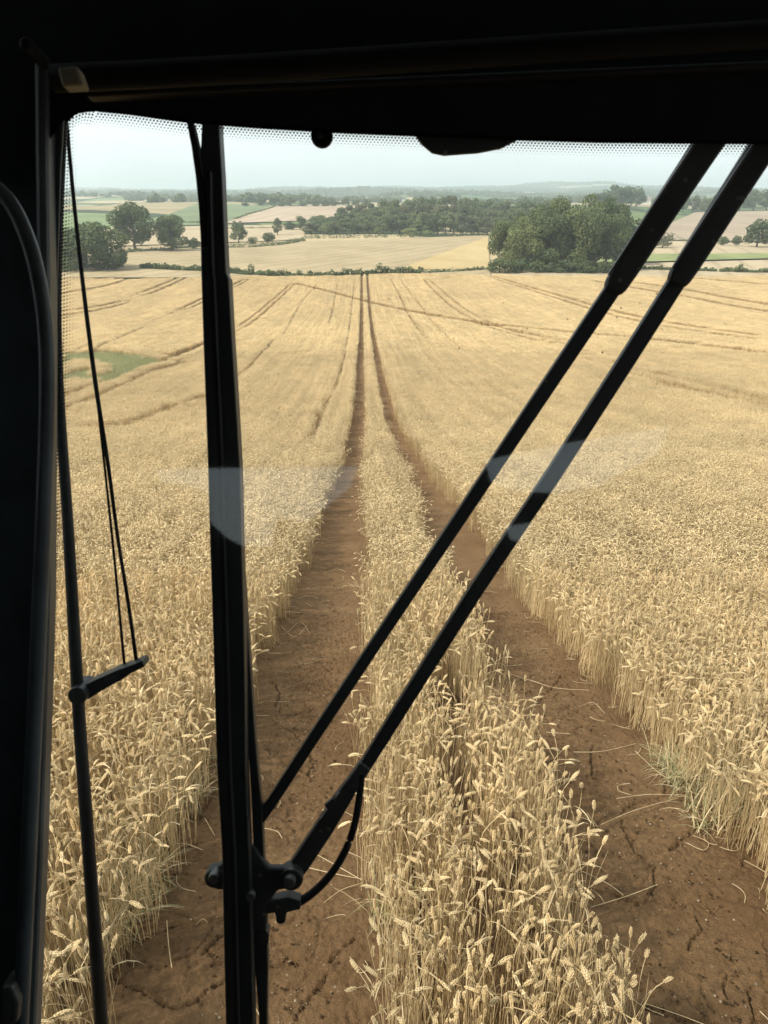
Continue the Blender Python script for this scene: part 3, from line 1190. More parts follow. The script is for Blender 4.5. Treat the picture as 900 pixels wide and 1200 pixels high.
def litter():
    rg = np.random.default_rng(12)
    b = MB()
    specs = []
    # single stalks lying where the photo has them
    for pl in ([(672, 883), (700, 884), (725, 878), (745, 873)], [(744, 882), (778, 912), (812, 921)], [(704, 968), (745, 952), (795, 938)], [(622, 798), (650, 808), (690, 810)],
               [(678, 830), (695, 825), (708, 838)], [(722, 938), (760, 934), (795, 934)], [(355, 995), (385, 1012), (424, 1035)], [(360, 1020), (395, 1028), (425, 1032)],
               [(310, 974), (325, 977), (331, 986)], [(380, 1060), (400, 1045), (424, 1038)], [(190, 1020), (196, 998), (214, 990), (238, 998)], [(196, 1082), (198, 1110), (202, 1138)],
               [(240, 960), (252, 982)], [(640, 860), (668, 862)], [(380, 672), (395, 668), (405, 672)], [(338, 742), (352, 730), (362, 742)], [(330, 735), (345, 748), (360, 735)], [(690, 1066), (735, 1052), (770, 1040)],
               [(755, 1180), (800, 1194), (850, 1215)], [(598, 792), (640, 806)], [(340, 705), (360, 700), (372, 702)], [(395, 690), (418, 686)], [(335, 718), (358, 720)]):
        pts = []
        for a, c in pl:
            p = hit(a, c)
            pts.append(Vector((p.x, p.y, p.z + .012 + rg.uniform(0, .015))))
        specs.append((pts, .0022))
    for i in range(300):
        x, y = in_track(1, 1.5, 12, rg)
        # gather towards the edges
        x, y = float(x[0]), float(y[0])
        if rg.random() < .75:
            e = rg.choice([float(edgeL(y)), MIDL, MIDR, float(edgeR(y))])
            x = e + rg.normal(0, .10)
        L = rg.uniform(.05, .32)
        a = rg.uniform(0, 6.283)
        k = rg.normal(0, .5)
        pts = []
        for j in range(4):
            pts.append(Vector((x, y, hz1(x, y) + rg.uniform(.0, .018))))
            x += math.cos(a) * L / 3
            y += math.sin(a) * L / 3
            a += k
        specs.append((pts, rg.uniform(.0012, .0022)))
    for pts, r in specs:
        b.tube(smooth_path(pts, 3), r, 4, 0, True)
    link('straw_litter', b.mesh('straw_litter', [M_LEAF]), label='loose broken straws lying on the bare soil', cat='straw', kind='stuff')


litter()


# ------------------------------------------------------------------ trees
def leaves(rg, centres, radii, n, size, sq=.85, shell=.72):
    """leaf-sized faces spread through the outer part of uneven lobes"""
    w = np.array([r[0] * r[1] for r in radii])
    idx = rg.choice(len(centres), n, p=w / w.sum())
    d = rg.normal(size=(n, 3))
    d /= np.linalg.norm(d, axis=1)[:, None]
    rr = shell + (1.06 - shell) * rg.random(n)
    p = np.array(centres)[idx] + d * np.array(radii)[idx] * rr[:, None]
    nrm = d + rg.normal(size=(n, 3)) * .7
    nrm /= np.linalg.norm(nrm, axis=1)[:, None]
    t = np.cross(nrm, rg.normal(size=(n, 3)))
    t /= np.linalg.norm(t, axis=1)[:, None]
    u = np.cross(nrm, t)
    s = size * rg.uniform(.6, 1.4, n)[:, None]
    V = np.stack([p - t * s, p + u * s * sq, p + t * s, p - u * s * sq], 1).reshape(-1, 3)
    Fq = np.arange(4 * n).reshape(-1, 4)
    return V, Fq


def tree_meshes(seed, n, size, m, shape='oak'):
    """unit tree: height 1, width about 1"""
    rg = np.random.default_rng(seed)
    cs, rs = [], []
    k = {'oak': 22, 'tall': 16, 'bush': 12}[shape]
    for i in range(k):
        if shape == 'oak':
            t = rg.uniform(.0, 1)
            z = .22 + .60 * t
            R_ = .36 * math.sin(math.pi * (.22 + .66 * t))**.8
            r = rg.uniform(.11, .19)
        elif shape == 'tall':
            t = rg.uniform(0, 1)
            z = .22 + .66 * t
            R_ = .30 * math.sin(math.pi * (.25 + .65 * t))
            r = rg.uniform(.10, .16)
        else:
            t = rg.uniform(0, 1)
            z = .16 + .60 * t
            R_ = .36 * math.sin(math.pi * (.35 + .5 * t))
            r = rg.uniform(.15, .24)
        a = rg.uniform(0, 6.283)
        q = R_ * rg.uniform(.55, 1.1)
        cs.append((q * math.cos(a), q * math.sin(a), z))
        rs.append((r * 1.1, r * 1.1, r * .85))
    V, Fq = leaves(rg, cs, rs, n, size)
    V[:, 2] = np.clip(V[:, 2], .02, 9)
    crown = mesh_np('crown', V, Fq, [m])
    b = MB()
    wob = [rg.normal(0, .012) for _ in range(8)]
    b.tube([(0, 0, -.02), (wob[0], wob[1], .12), (wob[2], wob[3], .30), (wob[4], wob[5], .55), (wob[6], wob[7], .78)], [.040, .028, .024, .015, .005], 8)
    for i in range(0, k, 2):
        c = cs[i]
        z0 = max(.15, c[2] - .22)
        b.tube([(0, 0, z0), (c[0] * .5, c[1] * .5, (z0 + c[2]) / 2 + .01), c], [.013, .008, .003], 5)
    return crown, b.mesh('trunk', [M_BARK], True)


TV = {}
for key, (seeds, n, size, m, shape) in {
    'oak': ((1, 2, 3), 9000, .0165, M_OAK, 'oak'), 'lime': ((4, 5, 6), 9500, .0165, M_LIME, 'oak'), 'wood': ((7, 8, 9, 10), 3200, .026, M_WOOD, 'oak'),
    'woodl': ((11, 12), 3200, .026, M_OLIVE, 'tall'), 'tall': ((13, 14), 2600, .024, M_WOOD, 'tall'), 'bush': ((15, 16, 17), 1400, .036, M_OAK, 'bush'),
    'round': ((23, 24), 8000, .018, M_OAK, 'bush'), 'pale': ((18,), 1400, .036, M_PALE, 'bush'), 'thin': ((19, 20), 700, .034, M_OLIVE, 'oak'), 'dark': ((21, 22), 1800, .032, M_OAK, 'oak')}.items():
    TV[key] = [tree_meshes(s, n, size, m, shape) for s in seeds]
cnt = {}


def pxscale(d):
    z = hz1(0, d) - CAMZ
    return (d * math.cos(PITCH) - z * math.sin(PITCH)) / F


def tree(px, d, wpx, hpx, kind, label, group=None, cat='tree', name='tree', dz=0):
    p = at(px, d)
    s = pxscale(d)
    e = bpy.data.objects.new(name, None)
    C.objects.link(e)
    e.empty_display_size = .5
    e.location = p + Vector((0, 0, -.3 + dz))
    tag(e, label, cat, group)
    vs = TV[kind]
    i = cnt.get(kind, 0)
    cnt[kind] = i + 1
    cr, tk = vs[i % len(vs)]
    w, h = wpx * s * 1.08, hpx * s / 1.05 * 1.06
    e.scale = (w, w, h)
    e.rotation_euler = (0, 0, rng.uniform(0, 6.28))
    for nm, me in (('crown', cr), ('trunk', tk)):
        c = bpy.data.objects.new(nm, me)
        C.objects.link(c)
        c.parent = e
    return e


def dist_of(py):
    return hit(424, py).y


# lone trees on the left
tree(104, 285, 84, 60, 'round', 'broad round tree by the frosted glass edge, cut by the thin mirror cable')
tree(128, 280, 40, 48, 'round', 'low rounded tree overlapping the broad tree next to the pillar')
tree(66, 300, 60, 54, 'round', 'round tree mostly behind the printed edge of the windscreen')
tree(161, 372, 50, 56, 'oak', 'tallest lone oak with a ragged dark crown in the second field')
tree(203, 376, 42, 42, 'oak', 'smaller dome-shaped oak right beside the tallest lone oak')
tree(227, 392, 16, 16, 'bush', 'little bush at the foot of the dome-shaped oak', cat='bush', name='bush')
tree(280, 440, 20, 26, 'dark', 'small upright tree just past the vertical wiper blade')
tree(297, 432, 13, 9, 'bush', 'low bush at the foot of the small upright tree', cat='bush', name='bush')
tree(315, 436, 17, 14, 'dark', 'squat bushy tree between the upright tree and the wood')
tree(325, 500, 15, 20, 'tall', 'slim ragged tree behind the squat bushy tree')
tree(338, 560, 12, 11, 'bush', 'first bush of the short row leading to the wood', cat='bush', name='bush')
tree(344, 560, 12, 10, 'bush', 'middle bush of the short row leading to the wood', cat='bush', name='bush')
tree(352, 555, 14, 17, 'dark', 'small round tree at the near end of the wood')
# the wood in the middle distance
wood_group = 'trees of the mid-distance wood'
wl = {'wood': 'dark green leafy tree in the mid-distance wood', 'woodl': 'paler olive tree in the mid-distance wood', 'tall': 'tall narrow tree in the mid-distance wood'}
WR = random.Random(5)
prof = [(358, 20), (380, 27), (400, 30), (420, 35), (450, 40), (480, 43), (500, 46), (520, 46), (545, 44), (560, 42), (600, 38), (660, 36)]


def ph(x):
    return .76 * float(np.interp(x, [a for a, b in prof], [b for a, b in prof]))


x = 364
while x < 585:
    d = 512 + WR.uniform(-8, 8)
    k = WR.choice(['wood', 'wood', 'woodl', 'tall', 'wood'])
    tree(x, d, WR.uniform(20, 28), ph(x) * WR.uniform(.62, .78), k, wl[k], wood_group)
    x += WR.uniform(8, 12)
x = 372
while x < 640:
    d = 550 + WR.uniform(-10, 10)
    k = WR.choice(['wood', 'woodl', 'woodl', 'wood', 'tall'])
    tree(x, d, WR.uniform(20, 30), ph(x) * WR.uniform(.80, .95), k, wl[k], wood_group)
    x += WR.uniform(9, 13)
x = 400
while x < 650:
    d = 600 + WR.uniform(-12, 12)
    k = WR.choice(['wood', 'wood', 'woodl'])
    tree(x, d, WR.uniform(20, 28), ph(x) * WR.uniform(.88, 1.0), k, wl[k], wood_group)
    x += WR.uniform(11, 15)
tree(443, 492, 10, 10, 'pale', 'bright yellow-green bush against the wood edge, standing alone', cat='bush', name='bush')
tree(480, 494, 20, 9, 'pale', 'wide yellow-green bush against the wood edge, wider than its neighbour', cat='bush', name='bush')
tree(500, 492, 15, 7, 'pale', 'flat yellow-green bush at the far end of the bright bushes', cat='bush', name='bush')
# the near clump on the right
cl = [(590, 288, 40, 56, 'lime', 'pale-topped tree at the field-side end of the big clump'),
      (612, 279, 50, 62, 'lime', 'bright green tree bulging forward in the big clump'),
      (640, 276, 56, 68, 'oak', 'dark dense tree in the front row of the big clump'),
      (668, 277, 56, 72, 'lime', 'big round tree at the heart of the clump'),
      (698, 278, 54, 74, 'oak', 'dark full-crowned tree beside the heart of the clump'),
      (722, 282, 42, 66, 'oak', 'dark tree at the end of the clump touching the wiper arm'),
      (628, 296, 46, 72, 'oak', 'darker tree behind the bright forward tree of the clump'),
      (655, 300, 50, 80, 'lime', 'high tree showing over the middle of the clump'),
      (685, 300, 52, 82, 'lime', 'topmost tree of the clump with an olive crown'),
      (712, 302, 46, 80, 'oak', 'high dark tree at the back of the clump by the wiper arm'),
      (604, 300, 36, 62, 'oak', 'half hidden tree behind the pale-topped end tree'),
      (737, 300, 30, 58, 'dark', 'smaller tree at the back of the clump seen beside the wiper arm')]
for c in cl:
    tree(*c, 'trees of the big roadside clump')
for i, px in enumerate((585, 605, 628, 655, 682, 706, 728)):
    tree(px, 271 + i % 2, 30, 18, 'bush', ('low bush at the field edge under the end of the clump', 'low bush at the field edge under the bright forward tree', 'dark bush at the field edge under the first dark tree',
         'dark bush at the foot of the middle of the clump', 'rounded bush at the foot of the heart of the clump', 'low bush at the foot of the dark full-crowned tree',
         'last low bush of the clump beside the wiper arm')[i], 'bushes at the foot of the clump', cat='bush', name='bush')
# right hand side beyond the arms
tree(779, 375, 28, 22, 'thin', 'sparse pale bushy tree in the meadow between the wiper arms')
tree(851, 400, 13, 12, 'dark', 'first of two small round trees past the wiper arms')
tree(867, 400, 12, 14, 'dark', 'second small round tree, taller of the pair past the arms')
tree(892, 392, 34, 34, 'dark', 'large dark round tree at the frame edge past the arms')
tree(925, 400, 30, 30, 'dark', 'large dark tree behind the one at the frame edge')
for i, (px, d, w, h) in enumerate(((700, 900, 22, 16), (716, 900, 24, 20), (732, 890, 24, 23), (748, 890, 20, 22), (722, 980, 26, 24), (742, 985, 24, 24))):
    tree(px, d, w, h, 'dark', 'dark tree of the far copse above the clump', 'trees of the far copse')
for i, (px, d, w, h) in enumerate(((792, 800, 14, 18), (803, 790, 16, 22), (815, 800, 18, 20), (830, 790, 16, 18), (842, 800, 18, 20), (858, 820, 20, 18), (872, 815, 20, 22), (888, 820, 22, 24), (904, 825, 22, 24), (920, 830, 22, 24))):
    tree(px, d, w, h, 'wood' if i % 2 else 'dark', 'blue-green tree of the wood above the brown fallow field', 'trees above the brown fallow')
for i, (px, d, w, h) in enumerate(((306, 905, 9, 10), (319, 905, 11, 12), (330, 905, 8, 6), (341, 910, 12, 12), (356, 915, 10, 7), (368, 915, 12, 8), (381, 918, 12, 9), (393, 920, 12, 8), (405, 925, 12, 10), (418, 930, 12, 8), (430, 930, 12, 9), (288, 900, 8, 6))):
    tree(px, d, w, h, 'dark' if h > 9 else 'bush', 'small tree of the row along the top of the pinkish field', 'row of trees above the pinkish field')


# ------------------------------------------------------------------ hedges
def hedge(pl, h, w, label, n_per_m=70, m=M_OAK, size=.26, px=True):
    rg = np.random.default_rng(int(abs(pl[0][0] * 13 + pl[0][1])))
    pts = [hit(a, b) for a, b in pl] if px else [Vector((a, b, hz1(a, b))) for a, b in pl]
    cs, rs = [], []
    for p, q in zip(pts[:-1], pts[1:]):
        L = (q - p).length
        k = max(2, int(L / (w * .7)))
        for i in range(k):
            t = i / k
            c = p.lerp(q, t)
            hh = h * rg.uniform(.55, 1.15) * (1.5 if rg.random() < .07 else 1)
            cs.append((c.x + rg.normal(0, w * .15), c.y + rg.normal(0, w * .15), hz1(c.x, c.y) - .3 + hh * .5))
            rs.append((w * rg.uniform(.5, .9), w * rg.uniform(.5, .9), hh * .55))
    L = sum((q - p).length for p, q in zip(pts[:-1], pts[1:]))
    V, Fq = leaves(rg, cs, rs, int(min(42000, L * n_per_m * 1.5)), size, shell=.5)
    V[:, 2] = np.maximum(V[:, 2], hz(V[:, 0], V[:, 1]) - .3)
    base = pts[0]
    o = link('hedge', mesh_np('hedge', V - np.array(base), Fq, [m]), label=label, cat='hedge', loc=base)
    return o


hedge([(352, 325), (322, 323.5), (285, 321.5), (250, 318.5), (218, 317), (162, 314)], 2.3, 1.8, 'low dark hedge at the far edge of the wheat, crossed by the vertical blade')
hedge([(359, 326), (400, 325.2), (450, 323), (497, 320.5)], 2.6, 1.9, 'low hedge beyond the wheat where the wheel tracks end')
hedge([(499, 320), (540, 318), (582, 315)], 1.3, 1.2, 'thin gappy hedge joining the big tree clump', 20)
hedge([(142, 313), (95, 312.5), (40, 312)], 1.6, 1.5, 'short low hedge under the round trees near the pillar')
hedge([(262, 291), (300, 289.5), (330, 287), (358, 282)], 2.4, 2.5, 'hedge line across the pale field past the vertical blade', 20)
hedge([(150, 296), (190, 293), (235, 289)], 1.6, 2.0, 'low hedge under the two lone oaks', 18)
hedge([(360, 279), (430, 278.5), (500, 277.5), (566, 275.5)], 2.6, 3.0, 'long hedge line at the foot of the wood', 16)
hedge([(745, 315.5), (800, 317), (830, 318), (842, 318.5)], 1.8, 1.6, 'rough hedge at the wheat edge between the wiper arms')
hedge([(846, 318.5), (880, 319.5), (930, 320)], 1.9, 1.6, 'rough hedge at the wheat edge beyond both wiper arms')
hedge([(740, 282.5), (790, 282), (830, 284), (905, 286)], 2.4, 2.5, 'thin dark hedge below the brown fallow field', 14)
hedge([(262, 268), (300, 267.5), (360, 266)], 1.4, 2.5, 'faint hedge line under the pinkish field', 10)
hedge([(160, 263), (200, 261), (258, 262)], 1.8, 3, 'faint hedge line under the green pasture', 10, size=.4)
hedge([(276, 257), (300, 249), (322, 242)], 1.4, 3, 'slanting hedge between the green pasture and pinkish field', 9, size=.4)


# far-off woods that read as masses
def far_wood(name, rows, label, m, size=2.6, per=9):
    rg = np.random.default_rng(len(label) * 7)
    cs, rs = [], []
    for x0, x1, d, h, dens in rows:
        px = x0
        while px < x1:
            p = at(px, d + rg.uniform(-25, 25))
            hh = h * rg.uniform(.6, 1.15)
            if rg.random() < dens:
                cs.append((p.x, p.y, p.z + hh * .42))
                rs.append((hh * .62, hh * .62, hh * .58))
            px += h * .8 / pxscale(d) * rg.uniform(.6, 1.2)
    V, Fq = leaves(rg, cs, rs, len(cs) * 170, size)
    link(name, mesh_np(name, V, Fq, [m]), label=label, cat='woodland', kind='stuff')


rg_ = random.Random(8)
rows = []
for i in range(62):
    d = rg_.uniform(1050, 2600)
    a = rg_.uniform(60, 900)
    rows.append((a, a + rg_.uniform(20, 110), d, rg_.uniform(7, 11), .8))
far_wood('far_woods', rows, 'hazy copses and hedgerow trees on the far farmland', M_WOOD, 1.6)
rows = []
for i in range(170):
    d = rg_.uniform(2600, 6200)
    a = rg_.uniform(60, 900)
    rows.append((a, a + rg_.uniform(20, 150), d, rg_.uniform(10, 18), .85))
rows += [(60, 430, 6150, 14, .6), (430, 900, 6200, 15, .8), (600, 760, 6300, 22, .9)]
far_wood('hill_woods', rows, 'blue hazy woods on the hills along the skyline', M_WOOD, 3.0)

# a few pale farm buildings far off
m_wall, nw, bw = mat('render_wall')
nw.links.new(ramp(nw, [(.3, (.55, .50, .42)), (.7, (.66, .61, .52))], noise(nw, .8, 4, .6, pos(nw)).outputs[0]).outputs[0], bw.inputs['Base Color'])
m_roof, nr_, br = mat('slate_roof')
nr_.links.new(ramp(nr_, [(.3, (.16, .12, .11)), (.7, (.24, .19, .17))], noise(nr_, 1.2, 4, .6, pos(nr_)).outputs[0]).outputs[0], br.inputs['Base Color'])
m_win, nwn, bwn = mat('dark_window')
bwn.inputs['Base Color'].default_value = (.03, .035, .04, 1)
bwn.inputs['Roughness'].default_value = .2


def house(px, d, L, W, H, rot, label):
    p = at(px, d)
    e = bpy.data.objects.new('farm_building', None)
    C.objects.link(e)
    e.location = p + Vector((0, 0, -.4))
    e.rotation_euler = (0, 0, rot)
    tag(e, label, 'building')
    b = MB()
    x, y = L / 2, W / 2
    r = H * 1.55
    b.add([(-x, -y, 0), (x, -y, 0), (x, y, 0), (-x, y, 0), (-x, -y, H), (x, -y, H), (x, y, H), (-x, y, H), (-x, 0, r), (x, 0, r)],
          [(0, 1, 5, 4), (2, 3, 7, 6), (1, 2, 6, 9, 5), (3, 0, 4, 8, 7)])
    link('wall', b.mesh('wall', [m_wall]), e)
    b = MB()
    for s in (-1, 1):
        a = [(-x - .4, s * (y + .5), H - .25), (x + .4, s * (y + .5), H - .25), (x + .4, 0, r + .12), (-x - .4, 0, r + .12)]
        b.add(a + [(q[0], q[1], q[2] + .22) for q in a], [(0, 1, 2, 3), (4, 5, 6, 7), (0, 1, 5, 4), (1, 2, 6, 5), (3, 0, 4, 7)])
    rf = link('roof', b.mesh('roof', [m_roof]), e)
    b = MB()
    q = L * .3
    b.add([(q - .5, -.4, r - 1), (q + .5, -.4, r - 1), (q + .5, .4, r - 1), (q - .5, .4, r - 1), (q - .5, -.4, r + 1.3), (q + .5, -.4, r + 1.3), (q + .5, .4, r + 1.3), (q - .5, .4, r + 1.3)],
          [(0, 1, 5, 4), (1, 2, 6, 5), (2, 3, 7, 6), (3, 0, 4, 7), (4, 5, 6, 7)])
    link('chimney', b.mesh('chimney', [m_wall]), rf)
    for i in range(3):
        wx_ = -L * .3 + i * L * .3
        b = MB()
        b.add([(wx_ - .6, -y - .03, H * .35), (wx_ + .6, -y - .03, H * .35), (wx_ + .6, -y - .03, H * .75), (wx_ - .6, -y - .03, H * .75),
               (wx_ - .6, -y + .05, H * .35), (wx_ + .6, -y + .05, H * .35), (wx_ + .6, -y + .05, H * .75), (wx_ - .6, -y + .05, H * .75)],
              [(0, 1, 2, 3), (0, 4, 5, 1), (1, 5, 6, 2), (2, 6, 7, 3), (3, 7, 4, 0)])
        link('window', b.mesh('window', [m_win]), e)


house(806, 950, 22, 9, 6, .2, 'pale farm building seen between the wiper arms above the fallow')
house(757, 1180, 20, 9, 6, -.3, 'pale farm building right of the far copse beside the upper arm')


# ------------------------------------------------------------------ the cab
GN = Vector((0, 1, -.25)).normalized()
GP0 = CO + Vector((0, 1.0, 0))


def W(px, py, off=0.0):
    """point on the windscreen plane moved outward by off metres"""
    r = ray(px, py)
    t = ((GP0 + GN * off) - CO).dot(GN) / r.dot(GN)
    return CO + r * t


cab = bpy.data.objects.new('vehicle_cab', None)
C.objects.link(cab)
cab.location = (0, .3, CAMZ - 1.4)
cab.empty_display_size = .3
tag(cab, 'dark cab of a farm machine around the windscreen, its wipers crossing the view', 'cab')
CABI = Matrix.Translation(cab.location).inverted()


def cpart(name, mb_, mats, parent=None, smooth=False, bevel=0, label=None):
    me = mb_.mesh(name, mats, smooth)
    me.transform(CABI)
    o = link(name, me, parent if parent is not None else cab)
    if label:
        o['label'] = label
    if bevel:
        md = o.modifiers.new('bevel', 'BEVEL')
        md.width = bevel
        md.segments = 2
        md.limit_method = 'ANGLE'
        md.angle_limit = R(40)
    return o


def slab(poly, off, th, mb_=None, m=0, taper=False):
    """solid plate: outline on the plane, pushed outward by th"""
    b = mb_ or MB()
    n = len(poly)
    A = [W(x, y, off) for x, y in poly]
    B = [W(x, y, off + th) for x, y in poly] if taper else [a + GN * th for a in A]
    fs = [tuple(range(n)), tuple(range(2 * n - 1, n - 1, -1))]
    for i in range(n):
        j = (i + 1) % n
        fs.append((i, n + i, n + j, j))
    b.add(A + B, fs, m)
    return b


def bar(path, off, th, mb_=None, m=0, k=1):
    """path: (px, py, width_px); a solid bar of rectangular section"""
    b = mb_ or MB()
    n = len(path)
    vs = []
    for i, (x, y, w) in enumerate(path):
        x0, y0, _ = path[max(i - 1, 0)]
        x1, y1, _ = path[min(i + 1, n - 1)]
        dx, dy = x1 - x0, y1 - y0
        l = math.hypot(dx, dy)
        nx, ny = -dy / l * w / 2, dx / l * w / 2
        o = off(i) if callable(off) else off
        a, c = W(x + nx, y + ny, o), W(x - nx, y - ny, o)
        vs += [a, c, c + GN * th, a + GN * th]
    fs = []
    for i in range(n - 1):
        for q in range(4):
            fs.append((i * 4 + q, i * 4 + (q + 1) % 4, (i + 1) * 4 + (q + 1) % 4, (i + 1) * 4 + q))
    fs.append((3, 2, 1, 0))
    fs.append(tuple((n - 1) * 4 + q for q in range(4)))
    b.add(vs, fs, m)
    return b


def disc(px, py, rpx, off, th, mb_=None, n=24, m=0, k=1.0):
    b = mb_ or MB()
    c = W(px, py, off)
    z = -(RM.transposed() @ (c - CO)).z
    r = rpx / F * z
    a = GN.cross(Vector((1, 0, 0))).normalized()
    e = GN.cross(a)
    A = [c + (a * math.cos(6.2832 * i / n) + e * math.sin(6.2832 * i / n)) * r for i in range(n)]
    B = [q + GN * th for q in A]
    fs = [tuple(range(n)), tuple(range(2 * n - 1, n - 1, -1))] + [(i, n + i, n + (i + 1) % n, (i + 1) % n) for i in range(n)]
    b.add(A + B, fs, m)
    return b


def wtube(path, off, mb_=None, n=10, m=0, k=6):
    """path: (px, py, radius_px[, off])"""
    b = mb_ or MB()
    pts = [W(p[0], p[1], p[3] if len(p) > 3 else off) for p in path]
    rs = [p[2] / F * -(RM.transposed() @ (q - CO)).z for p, q in zip(path, pts)]
    if k > 1:
        sp = smooth_path(pts, k)
        rr = [float(np.interp(i / k, range(len(rs)), rs)) for i in range(len(sp))]
    else:
        sp, rr = pts, rs
    b.tube(sp, rr, n, m)
    return b


# windscreen
b = MB()
b.add([W(-60, -260), W(1500, -260), W(1500, 1420), W(-80, 1420)], [(0, 1, 2, 3)])
screen = cpart('windscreen', b, [M_GLASS])

# printed fringe: slanted ceramic strokes along the top and the pillar
b = MB()


def top_edge(x):
    return float(np.interp(x, [70, 84, 100, 150, 222, 300, 400, 500, 600, 700, 800, 960, 1300], [150, 134, 128, 133, 143, 149, 155, 159, 163, 166, 167, 168, 172]))


def stroke(x0, y0, x1, y1, r0, r1, n=6):
    """a slanting chain of printed dots that shrink away from the edge"""
    for i in range(n):
        t = i / (n - 1)
        cx, cy, r = x0 + (x1 - x0) * t, y0 + (y1 - y0) * t, r0 + (r1 - r0) * t
        b.add([W(cx + r * math.cos(q * 1.0472), cy + r * math.sin(q * 1.0472), -.0015) for q in range(6)], [(0, 1, 2, 3, 4, 5)])


x = 82.0
while x < 1250:
    y = top_edge(x) - 2
    if x < 112:
        a = (x - 82) / 30
        stroke(x, y, x - 6 * a, y + 18, 2.0, .7)
    else:
        stroke(x + 4, y, x - 8, y + 18, 1.95, .45, 7)
    x += 4.1
# solid strip under the header and beside the pillar
for x0 in range(70, 1250, 20):
    q = [(x0, top_edge(x0) - 30), (x0 + 20, top_edge(x0 + 20) - 30), (x0 + 20, top_edge(x0 + 20) + 1.5), (x0, top_edge(x0) + 1.5)]
    b.add([W(a, c, -.0012) for a, c in q], [(0, 1, 2, 3)])


def pil(y):
    return float(np.interp(y, [100, 135, 200, 330, 480, 600, 700, 850, 1000, 1200, 1400], [76, 76, 72, 68, 66, 62, 57, 52, 46, 39, 32]))


y = 142.0
while y < 1260:
    wv_ = float(np.interp(y, [142, 200, 400, 520, 700, 1200], [14, 20, 21, 18, 15, 14]))
    xx = pil(y) - 3
    stroke(xx, y + 2, xx + wv_, y - 3, 1.9, .45, 7)
    y += 4.2
frit = cpart('printed_edge', b, [M_FRIT], screen)
# specks of dirt and splashes on the outside of the glass
b = MB()
for (x, y, r) in ((640, 447, 2.4), (618, 385, 1.6), (665, 374, 1.8), (706, 413, 1.8), (728, 361, 1.6), (455, 350, 1.3), (590, 355, 1.2), (530, 260, 1.2), (770, 344, 1.6), (723, 372, 2.2), (701, 392, 1.4), (750, 355, 1.2),
                  (870, 510, 1.4), (565, 700, 1.3), (455, 620, 1.2), (770, 450, 1.3), (830, 610, 1.3), (520, 850, 1.2), (150, 640, 1.3)):
    n = 7
    r *= .65
    c = [(x + r * random.uniform(.6, 1.2) * math.cos(6.283 * i / n), y + r * random.uniform(.6, 1.3) * math.sin(6.283 * i / n)) for i in range(n)]
    cpart('dirt_speck', slab(c, .0006, .0006), [M_SPECK], screen)

# roof header and lining
hd = [(-400, -500), (1500, -500), (1500, 165)] + [(xx, top_edge(xx) - 3) for xx in (1100, 960, 900, 800, 700, 600, 500, 400, 300, 222, 150, 100, 84, 70)] + [(40, 190), (-400, 190)]
cpart('header', slab(hd, -.075, .07, taper=True), [M_LINING])
# rolled sunblind under the roof with its end clip
b = wtube([(62, 92, 15, -.13), (300, 80, 15, -.13), (900, 40, 15, -.13), (1300, 15, 15, -.13)], -.13, n=20, k=3)
blind = cpart('sunblind', b, [M_BLIND], smooth=True)
b = slab([(66, 78), (90, 76), (98, 99), (72, 101)], -.165, .02)
cpart('end_clip', b, [M_CLIP], blind, bevel=.003)
b = bar([(100, 108, 10), (500, 92, 10), (1200, 62, 10)], -.10, .02)
cpart('header_seam', b, [M_TRIM], bevel=.003)
b = disc(29, 50, 8, -.14, .05)
cpart('trim_plug', b, [M_TRIM], bevel=.003)
# round stopper and lamp visor hanging at the top edge
b = disc(377, 158, 13, -.012, .010)
st = cpart('round_stopper', b, [M_RUBBER], bevel=.002)
b = disc(375, 158, 3.5, -.016, .005)
cpart('screw', b, [M_STEEL], st)
b = slab([(480, 150), (612, 150), (604, 166), (586, 175), (560, 180), (520, 183), (506, 180), (494, 170)], .03, .06, taper=True)
cpart('lamp_visor', b, [M_DUSTY], bevel=.006)

# left pillar, door frame and grab handle
pl_ = [(pil(y_), y_) for y_ in (100, 135, 200, 330, 480, 600, 700, 850, 1000, 1200, 1400)]
cpart('pillar', slab([(-500, 1400), (-500, 100)] + pl_, -.06, .055, taper=True), [M_PILLAR], bevel=.004)
b = bar([(46, 60, 16), (47, 200, 15), (50, 400, 15), (50, 700, 13), (42, 1000, 12), (30, 1300, 12)], -.085, .03)
cpart('pillar_trim', b, [M_FRAME], bevel=.006)
b = wtube([(-30, 205, 9, -.14), (8, 232, 9, -.14), (34, 285, 9, -.14), (49, 350, 9, -.14), (55, 420, 9, -.14), (54, 520, 9, -.14), (47, 700, 9, -.14), (38, 900, 9, -.14), (22, 1250, 9, -.14)], -.14, n=16)
cpart('door_frame', b, [M_FRAME], smooth=True)
b = slab([(0, 1158), (14, 1156), (22, 1176), (20, 1200), (0, 1206)], -.16, .03)
cpart('door_latch', b, [M_STEEL], bevel=.004)

# mirror stay outside by the pillar
b = wtube([(77, 120, 3.5), (70, 250, 4.2), (67, 360, 4.8), (70, 470, 5.6), (80, 620, 6.4), (88, 760, 7.0), (94, 860, 7.2), (105, 1010, 7.5), (118, 1190, 7.8), (124, 1300, 8)], .12, n=12)
stay = cpart('mirror_stay', b, [M_BLACK], smooth=True)
b = wtube([(78, 140, 2.2), (86, 230, 2.4), (98, 340, 2.6), (112, 450, 2.8), (126, 540, 2.4), (138, 630, 2.2), (150, 705, 2.2), (160, 776, 2.4)], .14, n=8)
cpart('cable', b, [M_RUBBER], stay, smooth=True)
b = wtube([(112, 452, 1.4), (124, 560, 1.5), (134, 655, 1.6), (146, 782, 1.8)], .14, n=8)
cpart('cable', b, [M_RUBBER], stay, smooth=True)
b = bar([(84, 818, 13), (100, 812, 17), (116, 803, 15), (140, 791, 13), (152, 785, 9), (168, 778, 8)], .115, .03)
